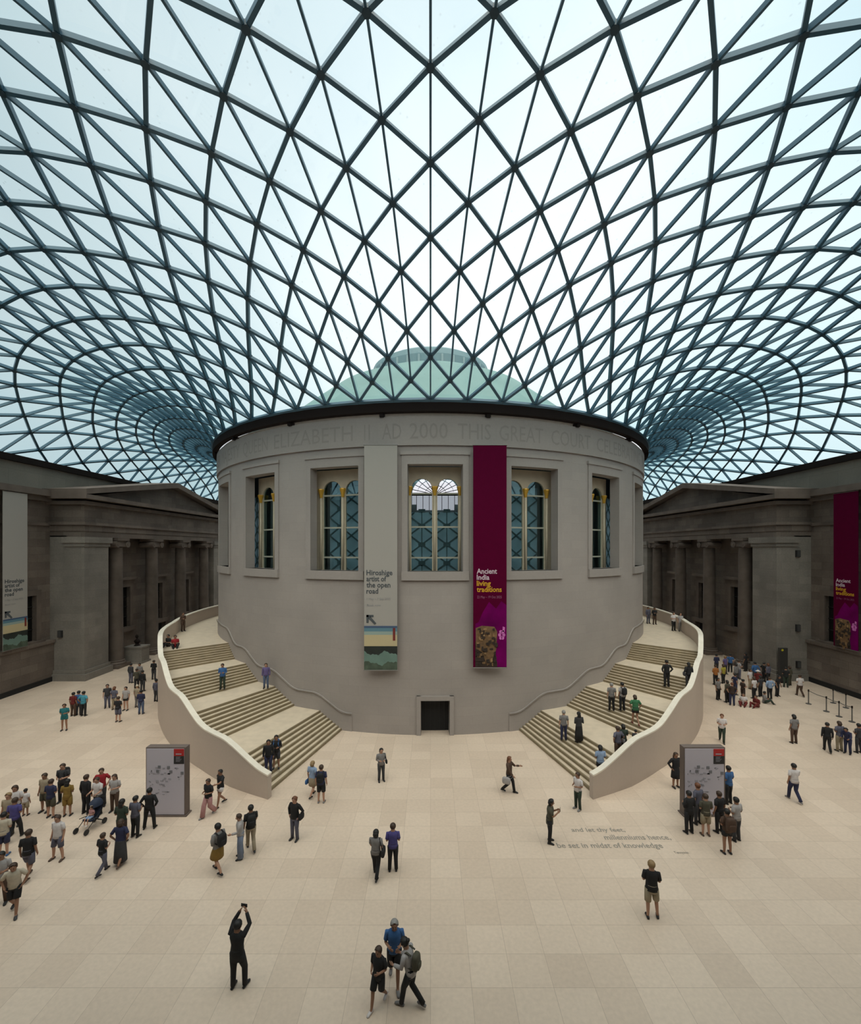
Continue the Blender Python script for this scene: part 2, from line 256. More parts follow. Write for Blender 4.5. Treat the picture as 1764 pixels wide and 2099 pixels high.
# ---- steel and glass roof: nodes of the triangular lattice; line index i runs round the drum, ring index k from the drum to the walls
RT = "0,25.57,19.75;0,23.8,21.47;0,21.84,23.38;0,19.71,25.05;0,17.44,26.42;0,15.05,27.6;0,12.6,28.38;0,10.17,28.12;0,7.9,26.3;0,5.88,22.94;0,4,18.2;1.1,24.74,20.55;1.22,22.87,22.42;1.39,20.82,24.24;1.59,18.61,25.73;1.8,16.26,26.98;2.02,13.8,27.98;2.24,11.29,28.27;2.47,8.87,27.22;2.66,6.73,24.63;2.76,4.88,20.68;2.12,25.68,19.75;2.3,23.91,21.45;2.59,21.94,23.32;2.96,19.8,24.96;3.35,17.5,26.28;3.76,15.04,27.36;4.17,12.43,27.94;4.62,9.8,27.5;5.08,7.46,25.7;5.41,5.58,22.6;5.53,4,18.2;3.28,24.96,20.54;3.63,23.08,22.35;4.12,21.02,24.11;4.67,18.79,25.55;5.23,16.38,26.68;5.79,13.75,27.42;6.41,10.96,27.45;7.13,8.36,26.39;7.8,6.3,24.08;8.19,4.73,20.5;4.22,26.01,19.75;4.55,24.24,21.39;5.11,22.26,23.2;5.8,20.12,24.78;6.5,17.8,26.02;7.18,15.25,26.86;7.91,12.46,27.19;8.8,9.69,26.82;9.79,7.4,25.32;10.55,5.63,22.47;11.07,4,18.2;5.4,25.4,20.51;5.97,23.52,22.25;6.74,21.47,23.96;7.58,19.27,25.34;8.39,16.86,26.32;9.22,14.21,26.85;10.2,11.48,26.98;11.36,9.08,26.31;12.45,7.1,24.24;13.37,5.11,20.6;6.27,26.56,19.75;6.73,24.79,21.33;7.54,22.85,23.07;8.49,20.77,24.61;9.43,18.51,25.77;10.37,16.04,26.49;11.44,13.48,26.93;12.7,11.18,26.93;13.96,9.22,25.74;15.16,7,22.84;16.6,4,18.2;7.47,26.07,20.49;8.22,24.23,22.17;9.22,22.26,23.8;10.29,20.16,25.12;11.35,17.87,26.05;12.52,15.47,26.72;13.89,13.31,27.16;15.29,11.54,26.73;16.59,9.5,24.76;18.25,6.19,20.72;8.26,27.33,19.75;8.84,25.6,21.29;9.82,23.75,22.95;10.97,21.78,24.37;12.13,19.66,25.45;13.38,17.38,26.3;14.88,15.27,27.03;16.47,13.61,27.16;17.91,11.92,26.02;19.53,8.95,22.97;22.13,4,18.2;9.47,26.96,20.49;10.34,25.21,22.09;11.5,23.36,23.58;12.73,21.39,24.75;14.03,19.25,25.69;15.59,17.12,26.56;17.36,15.4,27.11;19.03,13.92,26.61;20.67,11.55,24.58;23.22,6.79,20.42;10.15,28.29,19.75;10.83,26.65,21.26;11.92,24.9,22.79;13.19,23.06,24.03;14.52,21.07,25;16.05,18.97,25.89;17.89,17.11,26.68;19.79,15.63,26.71;21.57,13.74,25.47;23.94,9.78,22.3;27.67,4,18.2;11.36,28.06,20.47;12.3,26.41,21.99;13.55,24.67,23.32;14.91,22.84,24.34;16.38,20.85,25.19;18.14,18.91,26.02;20.14,17.29,26.46;22.1,15.65,25.85;24.32,12.69,23.72;28.14,6.83,20.07;11.93,29.45,19.75;12.68,27.9,21.19;13.83,26.25,22.59;15.2,24.53,23.7;16.66,22.7,24.56;18.28,20.82,25.33;20.19,19.09,25.95;22.23,17.5,25.87;24.41,15.25,24.58;27.53,10.77,21.68;33.2,4,18.2;13.1,29.36,20.43;14.08,27.81,21.82;15.4,26.18,23.02;16.88,24.48,23.94;18.43,22.74,24.71;20.15,21.03,25.36;22.1,19.43,25.62;24.23,17.58,24.97;26.87,14.42,22.98;30.9,9.05,19.9;13.58,30.78,19.75;14.35,29.35,21.05;15.53,27.82,22.3;16.99,26.22,23.29;18.54,24.6,24.07;20.16,22.99,24.75;21.92,21.45,25.2;23.89,19.81,25.03;26.23,17.48,23.81;29.35,13.57,21.33;33.2,8.9,18.2;14.69,30.85,20.34;15.65,29.45,21.55;16.99,27.95,22.59;18.54,26.42,23.39;20.16,24.91,24.09;21.82,23.44,24.66;23.6,21.96,24.84;25.65,20.12,24.23;28.22,17.32,22.46;31.48,13.36,19.77;15.09,32.29,19.75;15.83,31.03,20.84;16.96,29.67,21.88;18.41,28.24,22.71;20.03,26.8,23.38;21.71,25.39,24.01;23.41,24,24.43;25.24,22.47,24.29;27.39,20.41,23.21;30.1,17.39,21.06;33.2,13.8,18.2;16.1,32.54,20.24;16.99,31.34,21.22;18.23,30.05,22.08;19.75,28.7,22.73;21.43,27.34,23.31;23.16,26,23.84;24.93,24.62,24.05;26.84,22.99,23.55;29.08,20.78,22.04;31.76,17.84,19.64;16.42,33.94,19.75;17.13,32.92,20.65;18.13,31.8,21.5;19.44,30.6,22.19;21.01,29.33,22.71;22.74,28.03,23.19;24.54,26.71,23.57;26.4,25.28,23.49;28.39,23.58,22.61;30.64,21.38,20.79;33.2,18.7,18.2;17.35,34.37,20.16;18.16,33.43,20.98;19.23,32.41,21.72;20.58,31.3,22.27;22.17,30.12,22.7;23.95,28.86,23.05;25.83,27.53,23.19;27.78,26.08,22.78;29.81,24.38,21.55;32.02,22.31,19.5;17.58,35.72,19.75;18.28,34.93,20.52;19.17,34.08,21.27;20.29,33.16,21.91;21.66,32.15,22.38;23.27,31.05,22.7;25.08,29.83,22.87;27.03,28.52,22.71;29.03,27.08,21.95;31.08,25.46,20.44;33.2,23.6,18.2;18.43,36.32,20.11;19.21,35.62,20.84;20.17,34.87,21.53;21.32,34.05,22.1;22.71,33.14,22.5;24.33,32.11,22.72;26.17,30.97,22.67;28.14,29.71,22.18;30.16,28.35,21.08;32.18,26.85,19.32;18.54,37.61,19.75;19.27,37.04,20.43;20.14,36.43,21.13;21.16,35.78,21.76;22.36,35.06,22.28;23.77,34.24,22.62;25.41,33.3,22.72;27.25,32.25,22.44;29.2,31.1,21.63;31.2,29.85,20.2;33.2,28.5,18.2;19.31,38.36,20.07;20.13,37.87,20.73;21.07,37.36,21.39;22.17,36.79,21.97;23.43,36.16,22.43;24.89,35.43,22.68;26.54,34.6,22.64;28.36,33.66,22.13;30.27,32.64,21.01;32.22,31.54,19.27;19.31,39.6,19.75;20.09,39.22,20.36;20.99,38.82,21;22.03,38.38,21.61;23.21,37.9,22.13;24.55,37.35,22.5;26.06,36.71,22.63;27.72,35.99,22.39;29.5,35.19,21.61;31.34,34.33,20.21;33.2,33.4,18.2;20,40.48,20.03;20.87,40.19,20.64;21.87,39.87,21.24;23.01,39.51,21.78;24.29,39.1,22.21;25.7,38.63,22.44;27.25,38.09,22.39;28.9,37.5,21.9;30.61,36.87,20.87;32.34,36.2,19.24;19.86,41.65,19.75;20.69,41.47,20.3;21.66,41.26,20.88;22.77,41.01,21.43;24.01,40.73,21.88;25.37,40.4,22.18;26.84,40.03,22.24;28.4,39.62,21.96;30,39.19,21.24;31.6,38.75,20;33.2,38.3,18.2;20.46,42.66,20.01;21.39,42.56,20.55;22.47,42.43,21.09;23.67,42.27,21.56;24.99,42.07,21.91;26.42,41.85,22.05;27.91,41.6,21.92;29.43,41.34,21.43;30.95,41.1,20.5;32.46,40.86,19.1;20.19,43.75,19.75;21.07,43.76,20.26;22.1,43.76,20.78;23.26,43.72,21.27;24.55,43.66,21.65;25.93,43.57,21.87;27.37,43.47,21.86;28.85,43.37,21.54;30.32,43.29,20.86;31.77,43.24,19.76;33.2,43.2,18.2;20.7,44.87,19.99;21.68,44.98,20.5;22.8,45.07,21;24.04,45.14,21.42;25.37,45.2,21.7;26.77,45.25,21.8;28.21,45.3,21.63;29.65,45.37,21.15;31.09,45.47,20.29;32.5,45.58,19.01;20.3,45.87,19.75;21.22,46.1,20.24;22.28,46.31,20.74;23.47,46.52,21.2;24.76,46.71,21.55;26.12,46.91,21.74;27.53,47.12,21.7;28.95,47.34,21.39;30.37,47.58,20.74;31.79,47.83,19.69;33.2,48.1,18.2;20.72,47.1,19.99;21.73,47.44,20.49;22.87,47.77,20.98;24.11,48.11,21.39;25.43,48.45,21.67;26.8,48.8,21.75;28.21,49.17,21.59;29.62,49.55,21.12;31.05,49.95,20.28;32.48,50.35,19.01;20.19,47.99,19.75;21.14,48.44,20.25;22.22,48.9,20.76;23.42,49.37,21.23;24.71,49.85,21.58;26.05,50.34,21.78;27.44,50.85,21.75;28.86,51.38,21.43;30.29,51.92,20.78;31.74,52.46,19.72;33.2,53,18.2;20.51,49.33,20;21.55,49.9,20.53;22.7,50.5,21.04;23.95,51.11,21.48;25.28,51.74,21.77;26.65,52.38,21.87;28.06,53.05,21.7;29.51,53.73,21.22;30.98,54.41,20.35;32.46,55.1,19.04;19.86,50.09,19.75;20.84,50.78,20.29;21.95,51.48,20.84;23.17,52.22,21.34;24.47,52.98,21.73;25.83,53.76,21.95;27.24,54.56,21.92;28.7,55.38,21.6;30.18,56.21,20.91;31.68,57.05,19.8;33.2,57.9,18.2;20.09,51.52,20.03;21.16,52.34,20.61;22.34,53.19,21.17;23.62,54.07,21.65;24.97,54.98,21.98;26.38,55.91,22.1;27.84,56.87,21.93;29.34,57.85,21.42;30.87,58.85,20.5;32.42,59.85,19.1;19.31,52.14,19.75;20.33,53.06,20.35;21.48,54.01,20.97;22.73,55.01,21.53;24.07,56.04,21.97;25.48,57.1,22.22;26.94,58.2,22.21;28.46,59.32,21.88;30.01,60.47,21.14;31.6,61.63,19.94;33.2,62.8,18.2;19.46,53.65,20.06;20.57,54.71,20.72;21.8,55.81,21.36;23.11,56.95,21.91;24.51,58.14,22.29;25.98,59.36,22.44;27.51,60.62,22.27;29.1,61.92,21.73;30.72,63.24,20.72;32.37,64.58,19.19;18.54,54.13,19.75;19.62,55.27,20.44;20.81,56.46,21.14;22.11,57.71,21.79;23.49,59.01,22.3;24.96,60.36,22.6;26.5,61.75,22.61;28.11,63.19,22.25;29.77,64.67,21.44;31.48,66.17,20.12;33.2,67.7,18.2;18.62,55.7,20.11;19.78,56.98,20.87;21.05,58.32,21.6;22.42,59.73,22.24;23.87,61.19,22.69;25.42,62.7,22.87;27.04,64.28,22.7;28.74,65.9,22.11;30.5,67.58,21;32.29,69.29,19.3;17.58,56.02,19.75;18.7,57.37,20.54;19.94,58.8,21.35;21.28,60.29,22.1;22.72,61.85,22.7;24.26,63.48,23.05;25.89,65.17,23.08;27.61,66.94,22.7;29.42,68.78,21.82;31.29,70.68,20.34;33.2,72.6,18.2;17.58,57.64,20.17;18.78,59.14,21.04;20.09,60.71,21.89;21.51,62.36,22.62;23.02,64.08,23.15;24.65,65.89,23.37;26.38,67.78,23.21;28.22,69.77,22.56;30.16,71.84,21.33;32.18,73.97,19.43;16.42,57.8,19.75;17.58,59.35,20.66;18.85,60.99,21.6;20.23,62.71,22.46;21.72,64.52,23.15;23.32,66.41,23.57;25.05,68.41,23.62;26.9,70.53,23.21;28.9,72.76,22.24;31.01,75.1,20.6;33.2,77.5,18.2;16.35,59.46,20.23;17.57,61.14,21.23;18.91,62.92,22.2;20.36,64.8,23.05;21.92,66.77,23.66;23.61,68.85,23.93;25.46,71.07,23.77;27.48,73.43,23.05;29.67,75.95,21.69;32,78.6,19.57;15.09,59.45,19.75;16.26,61.18,20.79;17.55,63.01,21.86;18.94,64.93,22.84;20.45,66.96,23.64;22.1,69.11,24.13;23.9,71.39,24.21;25.9,73.85,23.76;28.12,76.52,22.69;30.58,79.39,20.87;33.2,82.4,18.2;14.93,61.11,20.29;16.15,62.97,21.43;17.49,64.93,22.54;18.93,67,23.5;20.51,69.19,24.2;22.24,71.53,24.52;24.18,74.04,24.35;26.37,76.78,23.58;28.88,79.81,22.07;31.71,83.13,19.72;13.58,60.96,19.75;14.74,62.83,20.93;16.01,64.82,22.13;17.38,66.91,23.24;18.87,69.13,24.14;20.52,71.48,24.71;22.35,74.02,24.81;24.44,76.78,24.33;26.88,79.87,23.16;29.82,83.38,21.15;33.2,87.3,18.2;13.33,62.6,20.36;14.52,64.59,21.63;15.81,66.7,22.88;17.21,68.93,23.96;18.75,71.3,24.75;20.46,73.83,25.12;22.4,76.57,24.95;24.68,79.62,24.1;27.46,83.11,22.46;31.1,87.37,19.88;11.93,62.29,19.75;13.04,64.28,21.06;14.24,66.39,22.4;15.54,68.62,23.64;16.96,70.98,24.64;18.54,73.49,25.28;20.31,76.2,25.41;22.37,79.16,24.9;24.85,82.5,23.61;28.04,86.48,21.43;33.2,92.2,18.2;11.58,63.9,20.42;12.68,66,21.83;13.88,68.22,23.2;15.18,70.56,24.4;16.61,73.04,25.27;18.21,75.7,25.7;20.05,78.57,25.52;22.21,81.74,24.61;24.87,85.36,22.83;28.39,89.76,20.02;10.15,63.45,19.75;11.16,65.53,21.19;12.25,67.72,22.66;13.43,70.05,24.01;14.71,72.5,25.12;16.14,75.1,25.81;17.75,77.89,25.97;19.61,80.91,25.43;21.82,84.25,24.05;24.52,88.02,21.69;27.67,92.2,18.2;9.68,64.99,20.48;10.66,67.16,22.02;11.71,69.46,23.51;12.86,71.87,24.8;14.12,74.43,25.76;15.52,77.13,26.22;17.11,80.03,26.05;18.95,83.16,25.08;21.11,86.58,23.16;23.59,90.28,20.16;8.26,64.41,19.75;9.12,66.54,21.3;10.05,68.8,22.89;11.06,71.18,24.35;12.16,73.69,25.54;13.37,76.32,26.29;14.72,79.12,26.47;16.26,82.09,25.9;18.01,85.27,24.43;19.99,88.66,21.92;22.13,92.2,18.2;7.66,65.88,20.54;8.47,68.09,22.17;9.34,70.43,23.77;10.28,72.89,25.15;11.31,75.46,26.18;12.45,78.17,26.68;13.71,81.03,26.5;15.14,84.04,25.48;16.74,87.22,23.46;18.47,90.52,20.28;6.27,65.18,19.75;6.96,67.34,21.4;7.69,69.63,23.08;8.49,72.03,24.63;9.35,74.56,25.89;10.29,77.2,26.69;11.33,79.96,26.88;12.48,82.85,26.29;13.75,85.87,24.75;15.14,89,22.11;16.6,92.2,18.2;5.54,66.55,20.58;6.14,68.78,22.3;6.79,71.14,23.97;7.49,73.61,25.43;8.25,76.19,26.51;9.08,78.88,27.04;9.99,81.68,26.86;11,84.59,25.8;12.09,87.59,23.69;13.24,90.65,20.37;4.22,65.73,19.75;4.69,67.9,21.47;5.2,70.21,23.22;5.75,72.63,24.84;6.34,75.15,26.15;6.98,77.78,26.99;7.68,80.51,27.19;8.44,83.33,26.58;9.27,86.23,24.99;10.15,89.2,22.26;11.07,92.2,18.2;3.35,66.99,20.61;3.73,69.24,22.39;4.12,71.6,24.12;4.55,74.08,25.63;5.02,76.66,26.75;5.52,79.32,27.3;6.07,82.08,27.11;6.66,84.9,26.02;7.3,87.79,23.85;7.96,90.73,20.43;2.12,66.06,19.75;2.36,68.24,21.51;2.62,70.55,23.31;2.9,72.97,24.97;3.2,75.5,26.32;3.52,78.12,27.18;3.87,80.82,27.39;4.25,83.59,26.77;4.66,86.42,25.14;5.09,89.3,22.35;5.53,92.2,18.2;1.12,67.22,20.62;1.25,69.46,22.43;1.38,71.83,24.19;1.53,74.31,25.73;1.68,76.88,26.86;1.85,79.53,27.43;2.03,82.26,27.24;2.23,85.05,26.13;2.44,87.89,23.93;2.66,90.76,20.46;0,66.17,19.75;0,68.35,21.53;0,70.66,23.34;0,73.09,25.01;0,75.61,26.37;0,78.22,27.24;0,80.91,27.45;0,83.67,26.83;0,86.48,25.19;0,89.33,22.38;0,92.2,18.2"
rows = [tuple(float(q) for q in s_.split(',')) for s_ in RT.split(';')]
NODE = {}; _p = 0
for i in range(61):
    for k in range(21):
        if (i+k) % 2 == 0:
            X, Y, Z = rows[_p]; _p += 1
            NODE[(i, k)] = Vector((-X, Y, Z)); NODE[((-i) % 120, k)] = Vector((X, Y, Z))
lat = MB(); nodes = MB(); gl_ = MB()
def nrm(p):
    q = Vector((p.x, p.y-DC, 0)); d = q.normalized() if q.length else Vector((0, -1, 0)); return (Vector((0, 0, 1))+d*.05).normalized()
def face_n(a, b, c):
    n = (b-a).cross(c-a).normalized(); return n if n.z > 0 else -n
NN = {}
def acc(key, n): NN[key] = NN.get(key, Vector()) + n
tris = []
for (i, k) in list(NODE):
    r_, l_ = (i+1) % 120, (i-1) % 120
    for j_ in (r_, l_):      # triangles (i,k)-(i,k+2)-(i±1,k+1)
        if (i, k+2) in NODE and (j_, k+1) in NODE: tris.append(((i, k), (i, k+2), (j_, k+1)))
for i in range(120):
    a, b = (i, 0), ((i+2) % 120, 0)
    if a in NODE and ((i+1) % 120, 1) in NODE: tris.append((a, b, ((i+1) % 120, 1)))
    a, b = (i, 20), ((i+2) % 120, 20)
    if a in NODE and ((i+1) % 120, 19) in NODE: tris.append((a, b, ((i+1) % 120, 19)))
for t_ in tris:
    n = face_n(*[NODE[q] for q in t_])
    for q in t_: acc(q, n)
for q in NN: NN[q].normalize()
def beam(ka, kb, wd, dp):
    a, b = NODE[ka], NODE[kb]; n = (NN[ka]+NN[kb]).normalized(); t = (b-a).normalized(); s_ = t.cross(n).normalized(); n = s_.cross(t)
    vs = []
    for p in (a, b):
        for (u, v) in ((-1, -1), (1, -1), (1, 0), (-1, 0)): vs.append(p+s_*u*wd/2+n*(v*dp if v else 0))
    lat.add(vs, [(0, 1, 5, 4), (1, 2, 6, 5), (2, 3, 7, 6), (3, 0, 4, 7)])
for (i, k) in NODE:
    for j_ in ((i+1) % 120, (i-1) % 120):
        if (j_, k+1) in NODE: beam((i, k), (j_, k+1), BW1, BD1)
    if (i, k+2) in NODE: beam((i, k), (i, k+2), BW2, BD2)
    if k in (0, 20): beam((i, k), ((i+2) % 120, k), .16, .25)
    n = NN[(i, k)]; p = NODE[(i, k)]
    nodes.tube([p-n*.24, p+n*.01], .15, n=6)
gl_.add([NODE[q]+NN[q]*.06 for q in NODE], [])
idx = {q: n for n, q in enumerate(NODE)}
gl_.f = [tuple(idx[q] for q in t_) for t_ in tris]; gl_.m = [0]*len(tris)
roof = empty('ceiling'); tag(roof, kind='structure')
lat.build('steel_lattice', M_STEEL, roof); nodes.build('lattice_node_joints', M_NODE, roof, smooth=False); gl_.build('glass_panes', M_ROOFGLASS, roof)
# ---- outer walls of the court
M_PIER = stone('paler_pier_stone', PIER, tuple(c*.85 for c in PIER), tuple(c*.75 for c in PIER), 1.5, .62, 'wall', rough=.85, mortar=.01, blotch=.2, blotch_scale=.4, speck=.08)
M_WALL2 = mat('sooty_column_stone', tuple(c*.95 for c in WALL1), .85, var=.25, scale=.9)
HWX, PPX, PY0, PY1 = 31.8, 28.9, 36.7, 61.3
wn = [0]
def struct_window(s, xpl, yc, z0, z1, wdt, hood=False):
    wn[0] += 1; e = empty('window_%d' % wn[0]); tag(e, kind='structure')
    y0, y1 = yc-wdt/2, yc+wdt/2; xi = s*xpl
    f = MB()
    for (a, b, c, d, p) in ((y0-.42, y0, z0-.05, z1+.42, .16), (y1, y1+.42, z0-.05, z1+.42, .16), (y0, y1, z1, z1+.42, .16), (y0-.62, y1+.62, z0-.40, z0, .34)):
        f.box(xi-s*p, xi+s*.02, a, b, c, d)
    if hood: f.box(xi-s*.42, xi, y0-.75, y1+.75, z1+.72, z1+.98); f.box(xi-s*.22, xi, y0-.55, y1+.55, z1+.42, z1+.72)
    f.build('window_frame', M_CARVE, e)
    g = MB().box(xi+s*.22, xi+s*.28, y0, y1, z0, z1); g.build('pane', M_DARKGL, e)
    b = MB(); b.box(xi+s*.16, xi+s*.22, yc-.06, yc+.06, z0, z1)
    for q in range(1, 4): b.box(xi+s*.16, xi+s*.22, y0, y1, z0+(z1-z0)*q/4-.03, z0+(z1-z0)*q/4+.03)
    b.build('glazing_bars', M_BLACK, e)
M_DARKGL = mat('dark_old_window_glass', (.008, .008, .008), .25)
def holed(mb, s, x_in, x_out, ya, yb, za, zb, holes, reveal=.45):      # wall slab facing the court at x_in with rectangular openings
    ys = sorted({ya, yb}|{h[0] for h in holes}|{h[1] for h in holes}); zs = sorted({za, zb}|{h[2] for h in holes}|{h[3] for h in holes})
    for a, b in zip(ys, ys[1:]):
        for c, d in zip(zs, zs[1:]):
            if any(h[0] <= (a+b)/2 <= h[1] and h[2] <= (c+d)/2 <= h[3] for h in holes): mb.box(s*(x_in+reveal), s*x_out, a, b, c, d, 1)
            else: mb.box(s*x_in, s*x_out, a, b, c, d, 0)
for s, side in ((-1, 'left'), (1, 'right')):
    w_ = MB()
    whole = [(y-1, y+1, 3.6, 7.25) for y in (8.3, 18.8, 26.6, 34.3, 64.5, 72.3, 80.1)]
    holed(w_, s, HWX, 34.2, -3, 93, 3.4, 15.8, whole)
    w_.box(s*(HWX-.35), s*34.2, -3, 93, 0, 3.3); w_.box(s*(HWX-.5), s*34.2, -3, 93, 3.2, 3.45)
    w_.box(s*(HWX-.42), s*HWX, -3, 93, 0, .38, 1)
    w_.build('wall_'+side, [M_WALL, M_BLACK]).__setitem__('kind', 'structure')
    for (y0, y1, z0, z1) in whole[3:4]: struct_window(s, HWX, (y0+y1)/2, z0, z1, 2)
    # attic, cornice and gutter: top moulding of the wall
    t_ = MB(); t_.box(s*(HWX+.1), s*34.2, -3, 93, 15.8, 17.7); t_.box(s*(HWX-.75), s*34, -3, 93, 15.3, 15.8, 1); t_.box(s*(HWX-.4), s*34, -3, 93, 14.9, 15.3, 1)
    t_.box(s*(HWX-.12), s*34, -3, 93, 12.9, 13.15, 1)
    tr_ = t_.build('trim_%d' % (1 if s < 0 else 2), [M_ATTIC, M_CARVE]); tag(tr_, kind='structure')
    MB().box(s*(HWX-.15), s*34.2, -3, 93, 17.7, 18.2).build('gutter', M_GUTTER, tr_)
    # portico with pediment, projecting from the side wall
    po = empty('wall_%s_portico' % side); tag(po, kind='structure')
    a = MB(); hol = [(y-.975, y+.975, 3.2, 7.2) for y in (43.3, 48.6, 54.0)] + [(47.7, 50.1, 0, 2.75)]
    holed(a, s, 30.4, HWX, PY0+2, PY1-2, 0, 12.1, hol); a.build('recessed_wall', [M_WALL, M_BLACK], po)
    for y in (43.3, 48.6, 54.0): struct_window(s, 30.4, y, 3.2, 7.2, 1.95, hood=True)
    d_ = MB(); d_.box(s*30.2, s*30.45, 47.2, 47.7, 0, 3.1); d_.box(s*30.2, s*30.45, 50.1, 50.6, 0, 3.1); d_.box(s*30.15, s*30.45, 47.0, 50.8, 2.75, 3.15)
    dd = d_.build('door_%d' % (1 if s < 0 else 2), M_CARVE); tag(dd, kind='structure')
    MB().box(s*30.7, s*30.8, 47.7, 50.1, 0, 2.75).build('door_leaf', M_BLACK, dd)
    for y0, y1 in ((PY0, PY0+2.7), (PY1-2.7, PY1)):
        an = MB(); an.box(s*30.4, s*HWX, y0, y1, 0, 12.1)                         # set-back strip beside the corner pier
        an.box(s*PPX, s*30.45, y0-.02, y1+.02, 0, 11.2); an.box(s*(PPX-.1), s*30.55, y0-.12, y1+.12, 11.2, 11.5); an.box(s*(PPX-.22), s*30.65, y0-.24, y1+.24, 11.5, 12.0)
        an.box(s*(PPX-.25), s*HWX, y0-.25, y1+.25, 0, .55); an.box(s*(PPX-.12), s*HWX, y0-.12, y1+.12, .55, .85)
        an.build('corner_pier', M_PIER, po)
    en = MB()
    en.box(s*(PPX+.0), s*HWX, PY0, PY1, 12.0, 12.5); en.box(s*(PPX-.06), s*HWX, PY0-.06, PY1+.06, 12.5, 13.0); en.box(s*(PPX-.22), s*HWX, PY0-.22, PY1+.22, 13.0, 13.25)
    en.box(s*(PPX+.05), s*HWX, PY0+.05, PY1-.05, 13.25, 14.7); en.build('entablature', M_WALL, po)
    co = MB(); co.box(s*(PPX-.3), s*HWX, PY0-.3, PY1+.3, 14.7, 15.0); co.box(s*(PPX-.75), s*HWX, PY0-.75, PY1+.75, 15.15, 15.5)
    ym = (PY0+PY1)/2
    for (y0, sg) in ((PY0-.75, 1), (PY1+.75, -1)):      # raking cornices
        co.prism([(y0, 15.5), (y0, 15.95), (ym, 18.35), (ym, 17.8)] if sg > 0 else [(y0, 15.5), (ym, 17.8), (ym, 18.35), (y0, 15.95)], s*(PPX-.75), s*HWX, 'x')
    co.build('cornice', M_CARVE, po)
    MB().prism([(PY0+.6, 15.5), (PY1-.6, 15.5), (ym, 17.85)], s*(PPX+.1), s*HWX, 'x').build('pediment', M_WALL, po)
    # ionic columns, each a thing of its own
    for q, yc in enumerate((40.95, 46.25, 51.55, 56.85)):
        e = empty('column', (s*29.35, yc, 0)); far = ['nearest', 'second nearest', 'third nearest', 'farthest'][q]
        tag(e, 'dark stone ionic column of the %s portico, %s of its four' % (side+'-hand', far), 'column', 'ionic columns of the %s portico' % side)
        MB().lathe([(.66-.0*z_, 0) if z_ == 0 else (.62-.09*(z_/11.), .5+z_) for z_ in (0, 0.01, 3, 6, 9, 10.6)], n=20).build('shaft', M_WALL2, e, smooth=True)
        MB().box(-.85, .85, -.85, .85, 0, .3).lathe([(.82, .3), (.86, .4), (.80, .5), (.70, .54), (.74, .62), (.64, .68)], n=20).build('base', M_CARVE, e)
        cp = MB(); cp.box(-.78, .78, -.78, .78, 11.75, 12.0); cp.box(-.62, .62, -.6, .6, 11.2, 11.75)
        for yy in (-.66, .66):
            cp.tube([(-.72, yy, 11.42), (.72, yy, 11.42)], .30, side=(0, 1, 0), n=14); cp.tube([(-.76, yy, 11.42), (.76, yy, 11.42)], .12, side=(0, 1, 0), n=10)
        cp.build('capital', M_CARVE, e)
# back wall and the wall strip behind the camera
b_ = MB(); b_.box(-34.2, 34.2, 92, 94, 0, 17.7); b_.build('wall_back', M_WALL).__setitem__('kind', 'structure')
b_ = MB(); b_.box(-34.2, 34.2, -5, -3, 0, 18.2); b_.build('wall_front', M_WALL).__setitem__('kind', 'structure')
b_ = MB(); b_.box(-34.2, 34.2, -5, 4, 18.2, 18.6); b_.build('trim_3', M_WALL).__setitem__('kind', 'structure')
# ---- the round reading room
PH = [-53.2, -35.2, -17.2, .8, 18.8, 36.8, 54.8]
WHW = 4.7
HO = [(p-WHW, p+WHW, 9.66, 16.0) for p in PH] + [(-1.3+.8-1.15, .8+2.45, 0, 2.05)]
dr = MB()
ans = sorted({-180+3*q for q in range(121)}|{h[0] for h in HO}|{h[1] for h in HO}); zs = [0, 2.05, 9.66, 16.0, 18.8]
for a, b in zip(ans, ans[1:]):
    for c, d in zip(zs, zs[1:]):
        if not any(h[0] <= (a+b)/2 <= h[1] and h[2] <= (c+d)/2 <= h[3] for h in HO): dr.arc(a, b, c, d, 19.35, RD, step=1.0)
drum = dr.build('wall_drum', M_DRUM); tag(drum, kind='structure')
MB().arc(-180, 180, 17.1, 18.8, RD-.02, RD+.13, step=1.5).build('inscription_band', M_BAND, drum)
MB().arc(-180, 180, 18.8, 19.05, 19.7, RD-.1, step=1.5).build('upper_blocking', M_COPE, drum)
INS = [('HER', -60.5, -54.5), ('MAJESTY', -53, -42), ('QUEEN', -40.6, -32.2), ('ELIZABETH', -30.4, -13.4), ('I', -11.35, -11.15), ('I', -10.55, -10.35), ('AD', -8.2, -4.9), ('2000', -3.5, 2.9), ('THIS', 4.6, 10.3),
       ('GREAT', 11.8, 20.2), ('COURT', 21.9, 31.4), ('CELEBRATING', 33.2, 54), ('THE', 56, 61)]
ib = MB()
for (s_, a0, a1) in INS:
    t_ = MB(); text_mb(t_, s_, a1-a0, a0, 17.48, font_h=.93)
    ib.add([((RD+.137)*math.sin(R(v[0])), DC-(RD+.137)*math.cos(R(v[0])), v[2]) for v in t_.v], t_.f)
ib.build('carved_inscription', mat('carved_letter_shade', tuple(c*.84 for c in DRUM1), .85), drum)  # flat letters; the darker tone paints the shade of carved cuts
# gutter gallery round the top of the drum
gt = empty('trim_4'); tag(gt, kind='structure')
MB().arc(-180, 180, 19.0, 19.55, RD+.02, RD+.45, step=1.5).build('gutter_ring', M_GUTTER, gt)
for q in range(-4, 5):
    MB().arc(q*18-8.2-.35, q*18-8.2+.35, 18.78, 19.02, RD-.2, RD+.3).build('gutter_bracket', M_GUTTER, gt)
